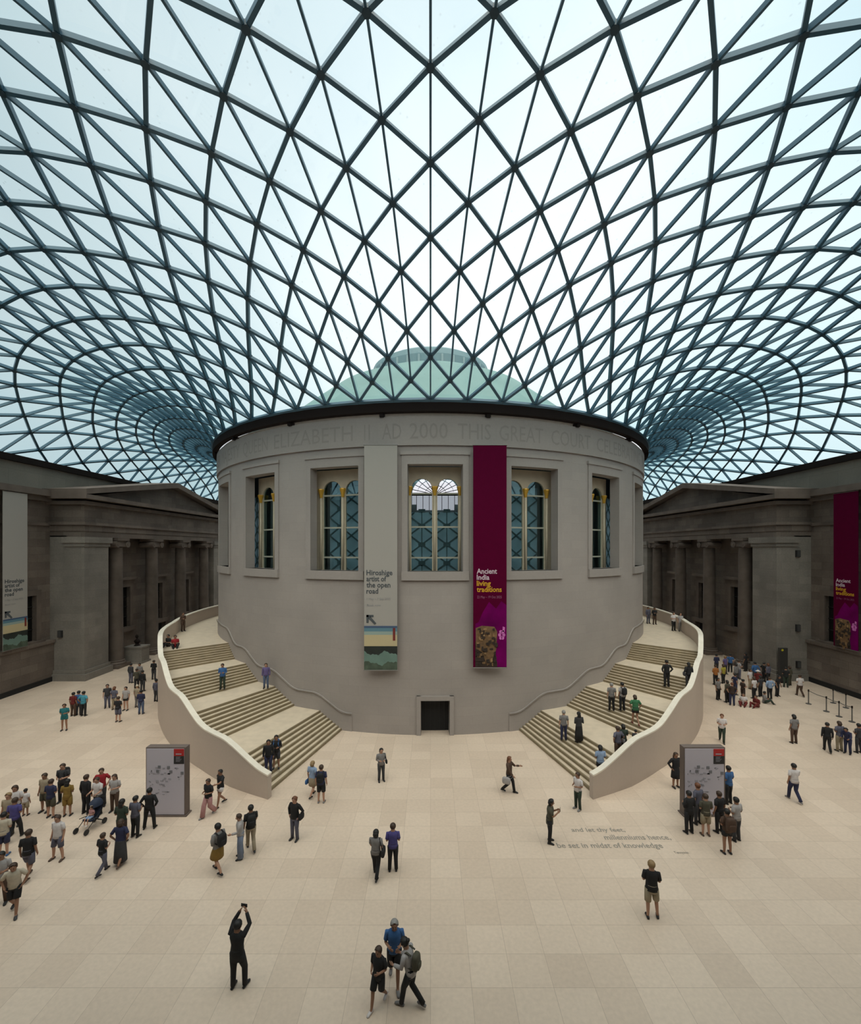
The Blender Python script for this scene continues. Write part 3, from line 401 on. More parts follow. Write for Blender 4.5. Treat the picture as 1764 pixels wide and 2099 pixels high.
# windows of the drum
M_SCR = mat('teal_grey_screen', (.50, .68, .84), .8, var=.15, scale=1.5); M_SCRD = mat('dark_teal_lattice', (.10, .16, .19), .8)
def arch_frame(e, W, z0, z1):
    """joinery with two round-headed lights in the x-z plane, facing -y"""
    f = MB(); hw = W/2; lw = .96; cz = z1-1.35; y0, y1 = 0., .16
    cxs = (-lw/2-.13-.25, lw/2+.13+.25); cxs = (-.80, .80); r = .64
    segs = 10
    def ring(cx):
        return [(cx-r, z0+.0), (cx-r, cz)] + [(cx-r*math.cos(math.pi*q/segs), cz+r*math.sin(math.pi*q/segs)) for q in range(1, segs)] + [(cx+r, cz), (cx+r, z0+.0)]
    # solid strips beside the lights
    xs = [(-hw, -.80-r), (-.80+r, .80-r), (.80+r, hw)]
    for a, b in xs: f.box(a, b, y0, y1, z0, cz)
    for cx in cxs:                                        # spandrels above each light
        lo, hi = (-hw, 0) if cx < 0 else (0, hw)
        arc_ = [(cx-r*math.cos(math.pi*q/segs), cz+r*math.sin(math.pi*q/segs)) for q in range(segs+1)]
        f.box(lo, cx-r, y0, y1, cz, z1); f.box(cx+r, hi, y0, y1, cz, z1)
        for p, q in zip(arc_, arc_[1:]): f.prism([p, q, (q[0], z1), (p[0], z1)], y0, y1, 'y')
    f.build('window_frame', M_CREAM, e)
    c = MB()
    for xx in (-.80-r-.12, 0, .80+r+.12): c.tube([(xx, -.08, z0), (xx, -.08, cz-.3)], .075, n=8)
    c.build('colonnette', M_CREAM, e, smooth=True)
    for xx in (-.80-r-.12, 0, .80+r+.12):
        MB().tube([(xx, -.08, cz-.42), (xx, -.08, cz-.22), (xx, -.08, cz+.08), (xx, -.08, cz+.14)], [.09, .12, .21, .2], n=8).build('gilded_capital', M_GOLD, e)
    b = MB()
    for cx in cxs:
        for zz in (z0+.95, z0+2.85, cz-.28): b.box(cx-r, cx+r, .04, .10, zz-.05, zz+.05)
    b.build('transom_bars', mat('grey_cream_bars', (.36, .37, .31), .6), e)
    MB().box(-.80-r, .80+r, .11, .12, z0, z1-.6).build('pane', M_WGLASS, e)
for q, p in enumerate(PH):
    wn[0] += 1; e = empty('window_%d' % wn[0]); tag(e, kind='structure')
    s_ = MB(); o_ = 1.0
    s_.arc(p-WHW-o_, p-WHW, 9.62, 16.55, RD-.01, RD+.07); s_.arc(p+WHW, p+WHW+o_, 9.62, 16.55, RD-.01, RD+.07); s_.arc(p-WHW, p+WHW, 16.0, 16.55, RD-.01, RD+.07)
    s_.arc(p-WHW-o_-.2, p+WHW+o_+.2, 16.55, 16.75, RD-.01, RD+.14)
    s_.build('stone_surround', M_BAND, e)
    MB().arc(p-WHW-o_, p+WHW+o_, 9.14, 9.66, RD-.9, RD+.16).build('window_sill', M_BAND, e)
    rr = 18.75; k = empty('inner_window', (rr*math.sin(R(p)), DC-rr*math.cos(R(p)), 0), R(p), e)
    arch_frame(k, 3.9, 9.5, 16.05)
    zt_ = 13.35 if abs(p) < 5 else 15.1
    MB().box(-1.6, 1.6, 1.10, 1.12, 9.5, zt_).build('patterned_screen', M_SCR, k)
    sb = MB(); sx = 1.6; nz_ = int((zt_-9.5)/1.2)+1
    for c_ in (-.8, .8):
        for j_ in range(nz_):
            z0 = 9.5+j_*1.2; z1 = min(z0+1.2, zt_)
            for (xa, xb) in ((c_-.8, c_+.8), (c_+.8, c_-.8)):
                xe = xa+(xb-xa)*(z1-z0)/1.2
                sb.prism([(xa, z0-.08), (xe, z1-.08), (xe, z1+.04), (xa, z0+.04)], 1.06, 1.10, 'y')
            sb.box(c_-.22, c_+.22, 1.04, 1.06, z0+.45, min(z0+.72, zt_))
        sb.box(c_-.03, c_+.03, 1.06, 1.10, 9.5, zt_)
    sb.build('screen_lattice', M_SCRD, k)
# lining of the reading room, far side with its lit fan window
MB().lathe([(0, .05), (18.4, .05)], (0, DC, 0), 48).lathe([(18.4, .05), (18.4, 9.3)], (0, DC, 0), 48).lathe([(18.4, 16.3), (18.4, 20)], (0, DC, 0), 48)\
    .lathe([(18.4, 9.3), (18.4, 16.3)], (0, DC, 0), 40, a0=70, a1=290).build('wall_reading_room', M_INNER).__setitem__('kind', 'structure')
wn[0] += 1; e = empty('window_%d' % wn[0], (.72, 62.4, 0)); tag(e, kind='structure')
fan = MB(); W2 = 3.35; zc = 18.7; pts = [(W2*math.cos(R(a)), zc+2.75*math.sin(R(a))) for a in range(0, 181, 10)]
fan.prism(pts, 0, .05, 'y'); fan.build('fanlight', emit('daylit_fan_window', (1., .84, .89), 1.55), e)
lowp = MB().box(-W2, W2, 0, .05, 17.3, zc-.12).box(-W2*.8, W2*.8, 0, .05, 16.5, 17.3); lowp.build('lower_lights', emit('daylit_lower_window', (.80, .72, .80), .75), e)
bars = MB()
for a in range(0, 181, 15):
    dx, dz = math.cos(R(a)), math.sin(R(a)); bars.prism([(-dz*.05, zc+dx*.05), (dz*.05, zc-dx*.05), (W2*dx+dz*.05, zc+2.75*dz-dx*.05), (W2*dx-dz*.05, zc+2.75*dz+dx*.05)], -.06, -.01, 'y')
for f_ in (.45, .78):
    ring = [(W2*f_*math.cos(R(a)), zc+2.75*f_*math.sin(R(a))) for a in range(0, 181, 10)]
    for p, q in zip(ring, ring[1:]): bars.prism([p, q, (q[0], q[1]+.1), (p[0], p[1]+.1)], -.06, -.01, 'y')
bars.box(-W2, W2, -.06, -.01, zc-.16, zc+.02)
for q in range(-3, 4): bars.box(q*.9-.04, q*.9+.04, -.06, -.01, 16.5, zc)
bars.build('glazing_bars', mat('pink_grey_bars', (.30, .22, .24), .7), e)
# door at the foot of the drum
dd = MB(); dd.arc(-2.35, -1.65, 0, 2.32, RD-.3, RD+.1); dd.arc(3.25, 3.95, 0, 2.32, RD-.3, RD+.1); dd.arc(-2.35, 3.95, 2.05, 2.32, RD-.3, RD+.1)
dd = dd.build('door_3', M_BAND); tag(dd, kind='structure')
MB().arc(-1.65, 3.25, 0, 2.05, RD-.75, RD-.7).build('door_leaf', M_BLACK, dd)
dl = MB()
for a in (-.9, 0, .8, 1.6, 2.5): dl.arc(a-.03, a+.03, 0, 2.05, RD-.72, RD-.68)
dl.build('door_bars', mat('door_bar_grey', (.012, .012, .014), .5), dd)
# dome seen through the glass
do = empty('dome', (0, DC, 0)); tag(do, 'green copper dome rising above the drum, seen through the glass roof', 'dome')
MB().lathe([(19.0, 18.9), (18.6, 19.8), (16.0, 21.2), (13.0, 23.75), (10.0, 26.2), (7.4, 27.5), (6.2, 27.8)], n=64).build('dome_shell', M_DOME, do, smooth=True)
MB().lathe([(6.1, 27.5), (6.1, 28.8), (5.9, 29.35), (5.2, 29.75), (0, 30.1)], n=48).build('lantern', M_LANT, do)
for q in range(36):
    a = R(q*10); MB().tube([(6.14*math.sin(a), -6.14*math.cos(a), 27.7), (6.12*math.sin(a), -6.12*math.cos(a), 28.7)], .10, n=4).build('glazing_bar', M_LANTW, do)
# ---- staircases wrapped round the drum
FL = [(15.6, 20.4), (25.6, 31.0), (35.6, 40.4), (45.0, 49.2)]; ZL = [1.04, 2.05, 3.03, 4.0]; NS = 8
def slope_z(a):                                          # height of the line through the nosings
    z = 0.
    for (a0, a1), z1 in zip(FL, ZL):
        z0 = z
        if a <= a0: return z0
        if a <= a1: return z0+(z1-z0)*(a-a0)/(a1-a0)
        z = z1
    return z
def step_z(a):
    z = 0.
    for (a0, a1), z1 in zip(FL, ZL):
        if a < a0: return z
        if a < a1: return z+(z1-z)*min(NS, math.floor((a-a0)/(a1-a0)*NS)+1)/NS
        z = z1
    return z
RO = [(14, 27.65), (15.6, 27.5), (20, 27.2), (25.2, 26.6), (35.5, 25.65), (42, 25.05), (49, 24.5), (55.5, 24.05), (64, 23.35), (80, 22.75), (95, 22.4), (120, 22.3)]
def r_out(a):
    for (a0, r0), (a1, r1) in zip(RO, RO[1:]):
        if a <= a1: return r0+(r1-r0)*(a-a0)/(a1-a0)
    return RO[-1][1]
RI = RD+.02
def pol(s, a, r, z): return (s*r*math.sin(R(a)), DC-r*math.cos(R(a)), z)
def ground(X, Y):
    r = math.hypot(X, Y-DC); a = math.degrees(math.atan2(abs(X), DC-Y))
    return step_z(a) if (15.6 <= a <= 118 and r <= r_out(a)) else 0.
def hit(x, y):
    Y = 9.; u = (x-CXP)/FPX; v = (y-HORIZ)/FPX
    while Y < 60:
        g = ground(u*Y, Y)
        if EYE-v*Y <= g+.001: return (u*Y, Y, g)
        Y += .02
    return (u*Y, Y, 0)
for s, side in ((-1, 'left'), (1, 'right')):
    e = empty('staircase', (0, 0, 0)); tag(e, 'broad pale stone staircase curving up the %s side of the drum, with solid parapet' % side, 'staircase', 'twin curved staircases')
    zb = 0.
    for q, ((a0, a1), z1) in enumerate(zip(FL, ZL)):
        f = MB()
        for k in range(NS):
            b0, b1 = a0+(a1-a0)*k/NS, a0+(a1-a0)*(k+1)/NS; z0_, z1_ = zb+(z1-zb)*k/NS, zb+(z1-zb)*(k+1)/NS
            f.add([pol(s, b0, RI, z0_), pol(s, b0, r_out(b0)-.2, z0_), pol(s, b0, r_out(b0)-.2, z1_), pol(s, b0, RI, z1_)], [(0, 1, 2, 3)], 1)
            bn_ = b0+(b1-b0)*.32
            f.add([pol(s, b0, RI, z1_+.002), pol(s, b0, r_out(b0)-.2, z1_+.002), pol(s, bn_, r_out(bn_)-.2, z1_+.002), pol(s, bn_, RI, z1_+.002)], [(0, 1, 2, 3)], 1)  # tread strip in the riser shade colour, added to darken distant flights
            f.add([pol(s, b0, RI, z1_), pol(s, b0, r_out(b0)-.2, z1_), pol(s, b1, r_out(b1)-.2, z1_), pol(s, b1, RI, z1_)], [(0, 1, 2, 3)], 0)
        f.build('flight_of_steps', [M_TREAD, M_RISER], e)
        a2 = FL[q+1][0] if q < 3 else 118; n = max(2, int((a2-a1)/1.5)); ld = MB()
        for k in range(n):
            b0, b1 = a1+(a2-a1)*k/n, a1+(a2-a1)*(k+1)/n
            ld.add([pol(s, b0, RI, z1), pol(s, b0, r_out(b0)-.2, z1), pol(s, b1, r_out(b1)-.2, z1), pol(s, b1, RI, z1)], [(0, 1, 2, 3)])
        ld.build('landing', M_TREAD, e); zb = z1
    pa = MB(); cp = MB(); n = 208
    rr_ = [[], []]
    for k in range(n+1):
        a = 15.0+.5*k; zt = sum(slope_z(a+d) for d in (-1, -.5, 0, .5, 1))/5+1.0; ro = r_out(a)
        rr_[0] += [pol(s, a, ro, 0), pol(s, a, ro, zt), pol(s, a, ro-.27, zt), pol(s, a, ro-.27, 0)]
        rr_[1] += [pol(s, a, ro+.015, zt), pol(s, a, ro+.015, zt+.07), pol(s, a, ro-.285, zt+.07), pol(s, a, ro-.285, zt)]
    for mb_, rr2 in ((pa, rr_[0]), (cp, rr_[1])):
        mb_.add(rr2, [(k*4+j, (k+1)*4+j, (k+1)*4+(j+1) % 4, k*4+(j+1) % 4) for k in range(n) for j in range(4)] + [(0, 1, 2, 3), (n*4+3, n*4+2, n*4+1, n*4)])
    pa.build('parapet', M_PARA, e); cp.build('coping', M_COPE, e)
    pl = MB(); vs = []; hr = []
    for k in range(0, 101):
        a = 13.7+.5*k; zt = sum(slope_z(a+d) for d in (-1, -.5, 0, .5, 1))/5+1.09
        vs += [pol(s, a, RD+.05, 0), pol(s, a, RD+.05, zt), pol(s, a, RD-.02, zt+.02), pol(s, a, RD-.02, 0)]; hr.append(pol(s, a, RD+.12, zt-.05))
    pl.add(vs, [(k*4+j, (k+1)*4+j, (k+1)*4+(j+1) % 4, k*4+(j+1) % 4) for k in range(100) for j in range(4)] + [(0, 1, 2, 3)])
    pl.build('inner_plinth', M_DRUM, e)
    MB().tube(hr, .024, n=6).build('handrail', mat('dull_bronze_rail', (.13, .10, .075), .45), e)

# ================================================================ things in the court
M_BW = mat('off_white_banner_fabric', (.37, .35, .325), .8, spec=.1); M_MAG = mat('magenta_banner_fabric', (.085, .0, .022), .8, var=.04, spec=.08)
M_MAG2 = mat('brighter_magenta_print', (.14, .0, .085), .8, var=.45, scale=.6, spec=.08); M_INK = mat('dark_ink', (.07, .08, .09), .7); M_WHITE = mat('white_print', (.60, .48, .55), .7)
M_YEL = mat('yellow_print', (.62, .33, .01), .7); M_LILAC = mat('faint_lilac_print', (.30, .10, .19), .7)
M_A = [mat('print_deep_blue', (.05, .09, .17), .7), mat('print_teal_blue', (.10, .21, .27), .7), mat('print_pale_teal', (.28, .36, .33), .7), mat('print_cream', (.50, .42, .25), .7), mat('print_dark_ridge', (.015, .02, .017), .7, var=.3, scale=2),
       mat('print_grey_green_water', (.13, .21, .18), .7, var=.12, scale=1.5), mat('print_dull_green', (.06, .085, .06), .7, var=.4, scale=2), mat('print_dark_red', (.17, .02, .015), .7)]
M_BR = [mat('carving_dark_brown', (.03, .018, .012), .8, var=.3, scale=4), mat('carving_mid_brown', (.16, .09, .04), .8, var=.35, scale=4), mat('carving_light_brown', (.28, .17, .08), .8, var=.3, scale=4), mat('pink_flower_print', (.62, .16, .50), .7, var=.2, scale=4)]
M_ROD = mat('banner_rod_metal', (.22, .21, .2), .4, metal=.6)
def banner(loc, rz, W, H, style, label):
    e = empty('hanging_banner', loc, rz); tag(e, label, 'banner')       # local: x across 0..W, z downwards from 0, faces -y
    n = 14
    MB().box(0, W, 0, .03, -H, 0).build('banner_cloth', M_BW if style == 'pale' else M_MAG, e)
    MB().tube([(-.04, .015, 0), (W+.04, .015, 0)], .035, side=(0, 1, 0), n=8).build('top_rod', M_ROD, e)
    MB().tube([(-.04, .015, -H), (W+.04, .015, -H)], .035, side=(0, 1, 0), n=8).build('bottom_rod', M_ROD, e)
    k = H/13.2; u = W/1.9
    for q in (.15, W-.15):
        for zz in (.02, -H-.02): MB().box(q-.025, q+.025, .02, .95, zz-.025, zz+.025).build('wall_bracket', M_ROD, e)
    def row(z): return -z*k
    if style == 'pale':
        t = MB()
        for s_, wd, z in (('Hiroshige', 1.5, 7.62), ('artist of', 1.14, 7.98), ('the open', 1.38, 8.34), ('road', .68, 8.70)): text_mb(t, s_, wd*u, .13*u, row(z), font_h=.30*k, y=-.012, bold=.022)
        t.build('exhibition_title', M_INK, e)
        t = MB(); text_mb(t, '1 May \u2013 7 Sep 2025', 1.36*u, .16*u, row(9.08), font_h=.13*k, y=-.012); text_mb(t, 'Book now', .8*u, .16*u, row(9.45), font_h=.13*k, y=-.012); t.build('exhibition_dates', mat('grey_ink', (.25, .25, .26), .7), e)
        t = MB(); z0 = row(9.95); q = .5*u
        t.box(.13*u, .13*u+q*.82, -.02, -.012, z0-.13*u, z0); t.box(.13*u, .13*u+.13*u, -.02, -.012, z0-q*.9, z0)
        t.prism([(.13*u+.10, z0-.20), (.13*u+.22, z0-.08), (.13*u+q*1.15, z0-q*.98), (.13*u+q*.95, z0-q*1.12)], -.02, -.012, 'y'); t.build('arrow_mark', M_INK, e)
        # landscape print: plain bands of sky, ridge and water
        y0, y1 = -.016, -.002
        def wave(z, amp, ph, m=42): return [(W*i/m, z+amp*math.sin(i*.21+ph)+amp*.5*math.sin(i*.47+ph)+amp*.2*math.sin(i*1.3)) for i in range(m+1)]
        def band(top, bot, mi, name): 
            p = MB(); 
            for (a, b), (c, d) in zip(zip(top, top[1:]), zip(bot, bot[1:])): p.prism([a, b, d, c], y0, y1, 'y')
            p.build(name, M_A[mi], e)
        def flat(z): return [(W*i/42, z) for i in range(43)]
        zz = [row(10.60), row(10.72), row(10.92), row(11.12), row(11.78), row(12.12), row(12.78)]
        band(flat(zz[0]), flat(zz[1]), 0, 'sky_print'); band(flat(zz[1]), flat(zz[2]), 1, 'sky_print'); band(flat(zz[2]), flat(zz[3]), 2, 'sky_print'); band(flat(zz[3]), flat(zz[4]), 3, 'sky_print')
        band(flat(zz[4]), wave(zz[5]-.08, .10, 2), 4, 'ridge_print'); band(wave(zz[5]-.08, .10, 2), wave(zz[6], .10, .4), 5, 'water_print'); band(wave(zz[6], .10, .4), flat(-H+.03), 6, 'shore_print')
        MB().box(W-.25*u, W-.11*u, -.03, -.016, row(11.45), row(10.72)).build('red_panel_print', M_A[7], e)
    else:
        t = MB()
        for s_, wd, z in (('Ancient', 1.15, 7.62), ('India', .72, 7.98)): text_mb(t, s_, wd*u, .2*u, row(z), font_h=.30*k, y=-.012, bold=.022)
        t.build('exhibition_title', M_WHITE, e)
        t = MB()
        for s_, wd, z in (('living', .80, 8.34), ('traditions', 1.42, 8.70)): text_mb(t, s_, wd*u, .2*u, row(z), font_h=.30*k, y=-.012, bold=.022)
        t.build('exhibition_subtitle', M_YEL, e)
        t = MB(); text_mb(t, '22 May \u2013 19 Oct 2025', 1.4*u, .22*u, row(9.08), font_h=.15*k, y=-.012); t.build('exhibition_dates', M_LILAC, e)
        MB().prism([(.12*u, -H+.05), (W, -H+.05), (W, row(9.5)), (1.6*u, row(9.25)), (1.3*u, row(9.7)), (.9*u, row(9.3)), (.55*u, row(9.9)), (.3*u, row(10.5)), (.12*u, row(10.6))], -.004, 0, 'y').build('violet_tint', M_MAG2, e)
        rg = random.Random(3); b = [MB(), MB(), MB()]
        # worn carving on the lower left, built of broken ledges and bosses
        for q in range(5): b[0].box(.12*u, 1.36*u-.04*q, -.014, -.004, -H+.05+q*.3, -H+.37+q*.3)
        z0 = row(10.75)
        b[1].prism([(.16*u, z0-1.3), (.14*u, z0-.1), (.5*u, z0+.04), (1.2*u, z0-.02), (1.36*u, z0-.3), (1.32*u, z0-1.3), (1.1*u, z0-1.9), (.8*u, z0-2.3), (.5*u, z0-1.5)], -.02, -.010, 'y')
        for q in range(60):
            x = rg.uniform(.18, 1.2)*u; z = z0-rg.uniform(.1, 2.2)*k; w_, h_ = rg.uniform(.06, .2), rg.uniform(.05, .2); m_ = rg.choice((0, 0, 0, 1, 2))
            b[m_].prism([(x, z), (x+w_, z+.04), (x+w_*1.1, z-h_), (x+.02, z-h_*.9)], -.032-.002*q*.5, -.02, 'y')
        for m_, nm in ((0, 'dark_carving_print'), (1, 'brown_carving_print'), (2, 'light_carving_print')): b[m_].build(nm, M_BR[m_], e)
        f = MB()
        for q in range(6):
            a = q*math.pi/3; cx, cz = 1.62*u+.12*math.cos(a), row(11.25)+.2*math.sin(a)
            f.prism([(cx+.09*math.cos(g*math.pi/4), cz+.11*math.sin(g*math.pi/4)) for g in range(8)], -.02, -.005, 'y')
        f.prism([(1.68*u, row(10.75)), (1.8*u, row(10.8)), (1.78*u, row(11.1)), (1.66*u, row(11.05))], -.02, -.005, 'y'); f.build('pink_flower_print', M_BR[3], e)
    return e
banner((-3.87, 25.62, 17.06), 0, 1.93, 13.15, 'pale', 'tall off-white banner with landscape print hanging left of the drum\u2019s middle window')
banner((2.49, 25.62, 17.06), 0, 1.95, 13.0, 'magenta', 'tall magenta banner with yellow lettering hanging right of the drum\u2019s middle window')
banner((-31.15, 32.0, 15.25), R(90), 1.95, 11.75, 'pale', 'off-white banner with landscape print on the left side wall, cut by the frame')
banner((31.15, 33.95, 15.25), R(-90), 1.95, 11.75, 'magenta', 'magenta banner with yellow lettering on the right side wall, cut by the frame')
# ---- floor-standing map boards
M_BOARD = mat('pale_grey_board', (.50, .47, .54), .5); M_BSIDE = mat('brown_grey_board_edge', (.15, .115, .10), .6); M_RED = mat('red_board_print', (.42, .02, .02), .6); M_BK = mat('black_board_print', (.02, .02, .022), .6)
M_G1 = mat('plan_mid_grey', (.36, .345, .39), .6); M_G2 = mat('plan_dark_grey', (.18, .18, .20), .6)
def board(x0, x1, Y, H, D, label):
    e = empty('map_board', (x0, Y, 0)); tag(e, label, 'sign'); W = x1-x0
    MB().box(0, W, 0, D, 0, H).build('board_body', M_BSIDE, e)
    MB().box(.04, W-.06, -.02, 0, .08, H-.05).build('printed_face', M_BOARD, e)
    MB().box(W*.71, W-.06, -.03, -.02, H*.765, H*.88).build('black_panel', M_BK, e); MB().box(W*.71, W-.06, -.03, -.02, H*.88, H-.05).build('red_panel', M_RED, e)
    rg = random.Random(5); g = MB(); d = MB()
    for q in range(5): g.box(W*.76, W*(.86+.02*(q % 3)), -.036, -.03, H*(.80+.016*q), H*(.803+.016*q))
    g.box(W*.76, W*.9, -.036, -.03, H*.90, H*.915)
    for (cx, cz, w_, h_) in ((.12, .62, .07, .08), (.30, .66, .20, .10), (.52, .66, .16, .09), (.76, .67, .08, .06), (.13, .49, .08, .10), (.31, .52, .20, .10), (.53, .50, .18, .10), (.84, .55, .08, .07), (.50, .33, .16, .06), (.3, .36, .10, .05)):
        for q in range(5):
            a = W*(cx+rg.uniform(-.6, .5)*w_); b = H*(cz+rg.uniform(-.7, .5)*h_); g.box(a, a+W*w_*.35, -.028, -.02, b, b+H*h_*.22)
    for (cx, cz) in ((.27, .64), (.31, .70), (.54, .69), (.60, .63), (.88, .61)): d.box(W*cx, W*(cx+.07), -.034, -.02, H*cz, H*(cz+.04))
    g.build('floor_plan_print', M_G1, e); d.build('dark_plan_print', M_G2, e)
    MB().box(-.05, W+.05, -.06, D+.06, 0, .05).build('board_foot', M_BSIDE, e)
x0, Y, _ = at(299, 1673); board(x0, x0+1.64, Y, 2.83, .30, 'tall pale map board at the left, with red and black corner panel')
x0, Y, _ = at(1401, 1673); board(x0, x0+1.70, Y, 2.83, .30, 'tall pale map board at the right, visitors crowding before it')
# ---- verse set in the floor
vm = MB()
for s_, xa, xb, y_ in (('and let thy feet,', 1172, 1282, 1705), ('millenniums hence,', 1240, 1376, 1721), ('be set in midst of knowledge', 1143, 1360, 1738), ('Tennyson', 1383, 1412, 1750)):
    a, Y, _ = at(xa, y_); b, Y, _ = at(xb, y_); t = MB(); text_mb(t, s_, b-a, a, 0, font_h=(b-a)/len(s_)*1.95, bold=.015)
    vm.add([(v[0], Y+v[2], .006) for v in t.v], t.f)
vo = vm.build('floor_verse', mat('grey_verse_inlay', (.30, .27, .23), .6), None); tag(vo, 'line of verse inlaid in grey letters in the pale floor', 'inscription')
# ---- queue barriers by the right wall
M_POST = mat('brushed_barrier_steel', (.13, .125, .12), .4, metal=.4); M_BELT = mat('grey_barrier_belt', (.20, .19, .17), .7)
posts = [(1656.5, 1443), (1693, 1458.5), (1719, 1469), (1745.6, 1480), (1707, 1441), (1733, 1451)]
PW = ['farthest left, nearest the crowd', 'second from the crowd, in the front row', 'third from the crowd, in the front row', 'last before the frame edge, front row', 'first of the back row by the wall', 'second of the back row by the wall']
pp = []
for (x, y), wd in zip(posts, PW):
    X, Y, _ = at(x, y); e = empty('barrier_post', (X, Y, 0)); tag(e, 'slim metal queue barrier post, '+wd, 'barrier', 'queue barrier posts'); pp.append((X, Y))
    MB().lathe([(0, 0), (.17, 0), (.17, .03), (.04, .06), (0, .06)], n=16).build('base', M_POST, e); MB().tube([(0, 0, .04), (0, 0, .98)], .033, n=8).build('post', M_POST, e)
    MB().tube([(0, 0, .88), (0, 0, 1.02)], .045, n=10).build('belt_head', M_GUTTER, e)
for a, b, wd in ((0, 1, 'farthest posts of the front row'), (1, 2, 'middle posts of the front row'), (2, 3, 'last two posts of the front row'), (4, 5, 'two posts of the back row')):
    (xa, ya), (xb, yb) = pp[a], pp[b]; m = MB(); vs = []
    for q in range(7):
        t = q/6; zz = .95-.06*math.sin(math.pi*t)
        for dx, dz in ((-.006, -.025), (.006, -.025), (.006, .025), (-.006, .025)): vs.append((xa+(xb-xa)*t+dx, ya+(yb-ya)*t, zz+dz))
    m.add(vs, [(q*4+j, (q+1)*4+j, (q+1)*4+(j+1) % 4, q*4+(j+1) % 4) for q in range(6) for j in range(4)]+[(0, 1, 2, 3), (27, 26, 25, 24)])
    tag(m.build('barrier_belt', M_BELT), 'grey retractable belt strung between the '+wd, 'barrier belt', 'queue barrier belts')
# ---- dark sign pillar, stone pedestal with a bust, small wall boxes
X, Y = 29.0, 36.15
e = empty('sign_pillar', (X, Y, 0)); tag(e, 'tall dark sign pillar with small yellow disc before the right corner pier', 'sign')
MB().box(-.33, .33, -.09, .09, 0, 2.85).build('panel', mat('dark_grey_sign', (.035, .033, .032), .5), e)
MB().tube([(-.12, -.09, 2.68), (-.12, -.115, 2.68)], .09, side=(1, 0, 0), n=14).build('yellow_disc', mat('yellow_sign_disc', (.5, .45, .02), .5), e)
MB().box(-.4, .4, -.2, .2, 0, .05).build('foot', M_GUTTER, e)
X, Y, _ = at(281, 1357)
e = empty('stone_pedestal', (X, Y, 0)); tag(e, 'square stone pedestal against the left portico, under its first window', 'pedestal')
MB().box(-.8, .8, -.6, .6, .15, 1.45).build('block', M_PIER, e); MB().box(-.9, .9, -.7, .7, 0, .15).build('plinth', M_PIER, e); MB().box(-.86, .86, -.66, .66, 1.45, 1.6).build('cap', M_PIER, e)
e = empty('bust', (X, Y, 1.6)); tag(e, 'dark bust standing on the stone pedestal by the left portico', 'sculpture')
MB().lathe([(.30, 0), (.22, .08), (.14, .16), (.14, .25)], n=14).build('socle', M_GUTTER, e)
b_ = MB(); b_.tube([(0, 0, .22), (0, 0, .38), (0, 0, .52), (0, -.01, .62), (0, -.02, .72)], [(.16, .12), (.30, .17), (.27, .15), (.09, .09), (.08, .08)], n=14); b_.ball((0, -.03, .90), .125, .15, .18, 12, 9); b_.ball((0, -.18, .88), .025, .035, .04, 6, 4); b_.build('figure', M_GUTTER, e, smooth=True)
for x, z, s, lb in ((1637, 10.6, 1, 'high on the right corner pier'), (1637, 4.4, 1, 'at mid height on the right corner pier'), (1638, 1.35, 1, 'low on the right corner pier'), (121, 3.9, -1, 'on the left corner pier')):
    e = empty('wall_speaker', (((x-CXP)/FPX)*36.5, 36.68 if abs(x-CXP)/FPX*36.5 < 30.4 else 36.7, z)); tag(e, 'small dark box fixed '+lb, 'wall box')
    MB().box(-.16, .16, -.18, 0, -.28, .28).build('housing', M_BK, e); MB().box(-.12, .12, -.20, -.18, -.24, .24).build('grille', mat('speaker_grille', (.05, .05, .05), .8), e)
# ---- pushchair
M_NAVY = mat('navy_pushchair_fabric', (.02, .03, .06), .8); M_FRAME = mat('dark_pushchair_frame', (.03, .03, .03), .4, metal=.5)
X, Y, _ = at(187, 1697)
e = empty('pushchair', (X, Y, 0), R(170)); tag(e, 'dark pushchair with a toddler, pushed by a man in white', 'pushchair', None)
f = MB()
for s in (-.22, .22): f.tube([(s, .42, .12), (s, -.25, .62), (s, -.42, 1.02)], .014, n=6); f.tube([(s, -.35, .12), (s, .05, .45), (s, .3, .5)], .014, n=6)
f.tube([(-.22, -.42, 1.02), (.22, -.42, 1.02)], .018, side=(0, 1, 0), n=6); f.tube([(-.22, -.35, .12), (.22, -.35, .12)], .012, side=(0, 1, 0), n=6); f.build('frame', M_FRAME, e)
MB().add([(-.2, .22, .42), (.2, .22, .42), (.2, -.12, .38), (-.2, -.12, .38), (-.2, -.32, .86), (.2, -.32, .86)], [(0, 1, 2, 3), (3, 2, 5, 4)]).add([(-.2, .22, .38), (.2, .22, .38), (.2, -.14, .34), (-.2, -.14, .34), (-.2, -.35, .84), (.2, -.35, .84)], [(0, 3, 2, 1), (3, 4, 5, 2)]).build('seat', M_NAVY, e)
MB().ball((0, -.2, .80), .22, .26, .26, 12, 8, keep=lambda c: c.z > .80 and c.y < .0).build('hood', M_NAVY, e, smooth=True)
for (a, b) in ((-.24, .42), (.24, .42), (-.24, -.35), (.24, -.35)): MB().tube([(a-.015, b, .11), (a+.015, b, .11)], .11, side=(0, 1, 0), n=14).build('wheel', M_BK, e)

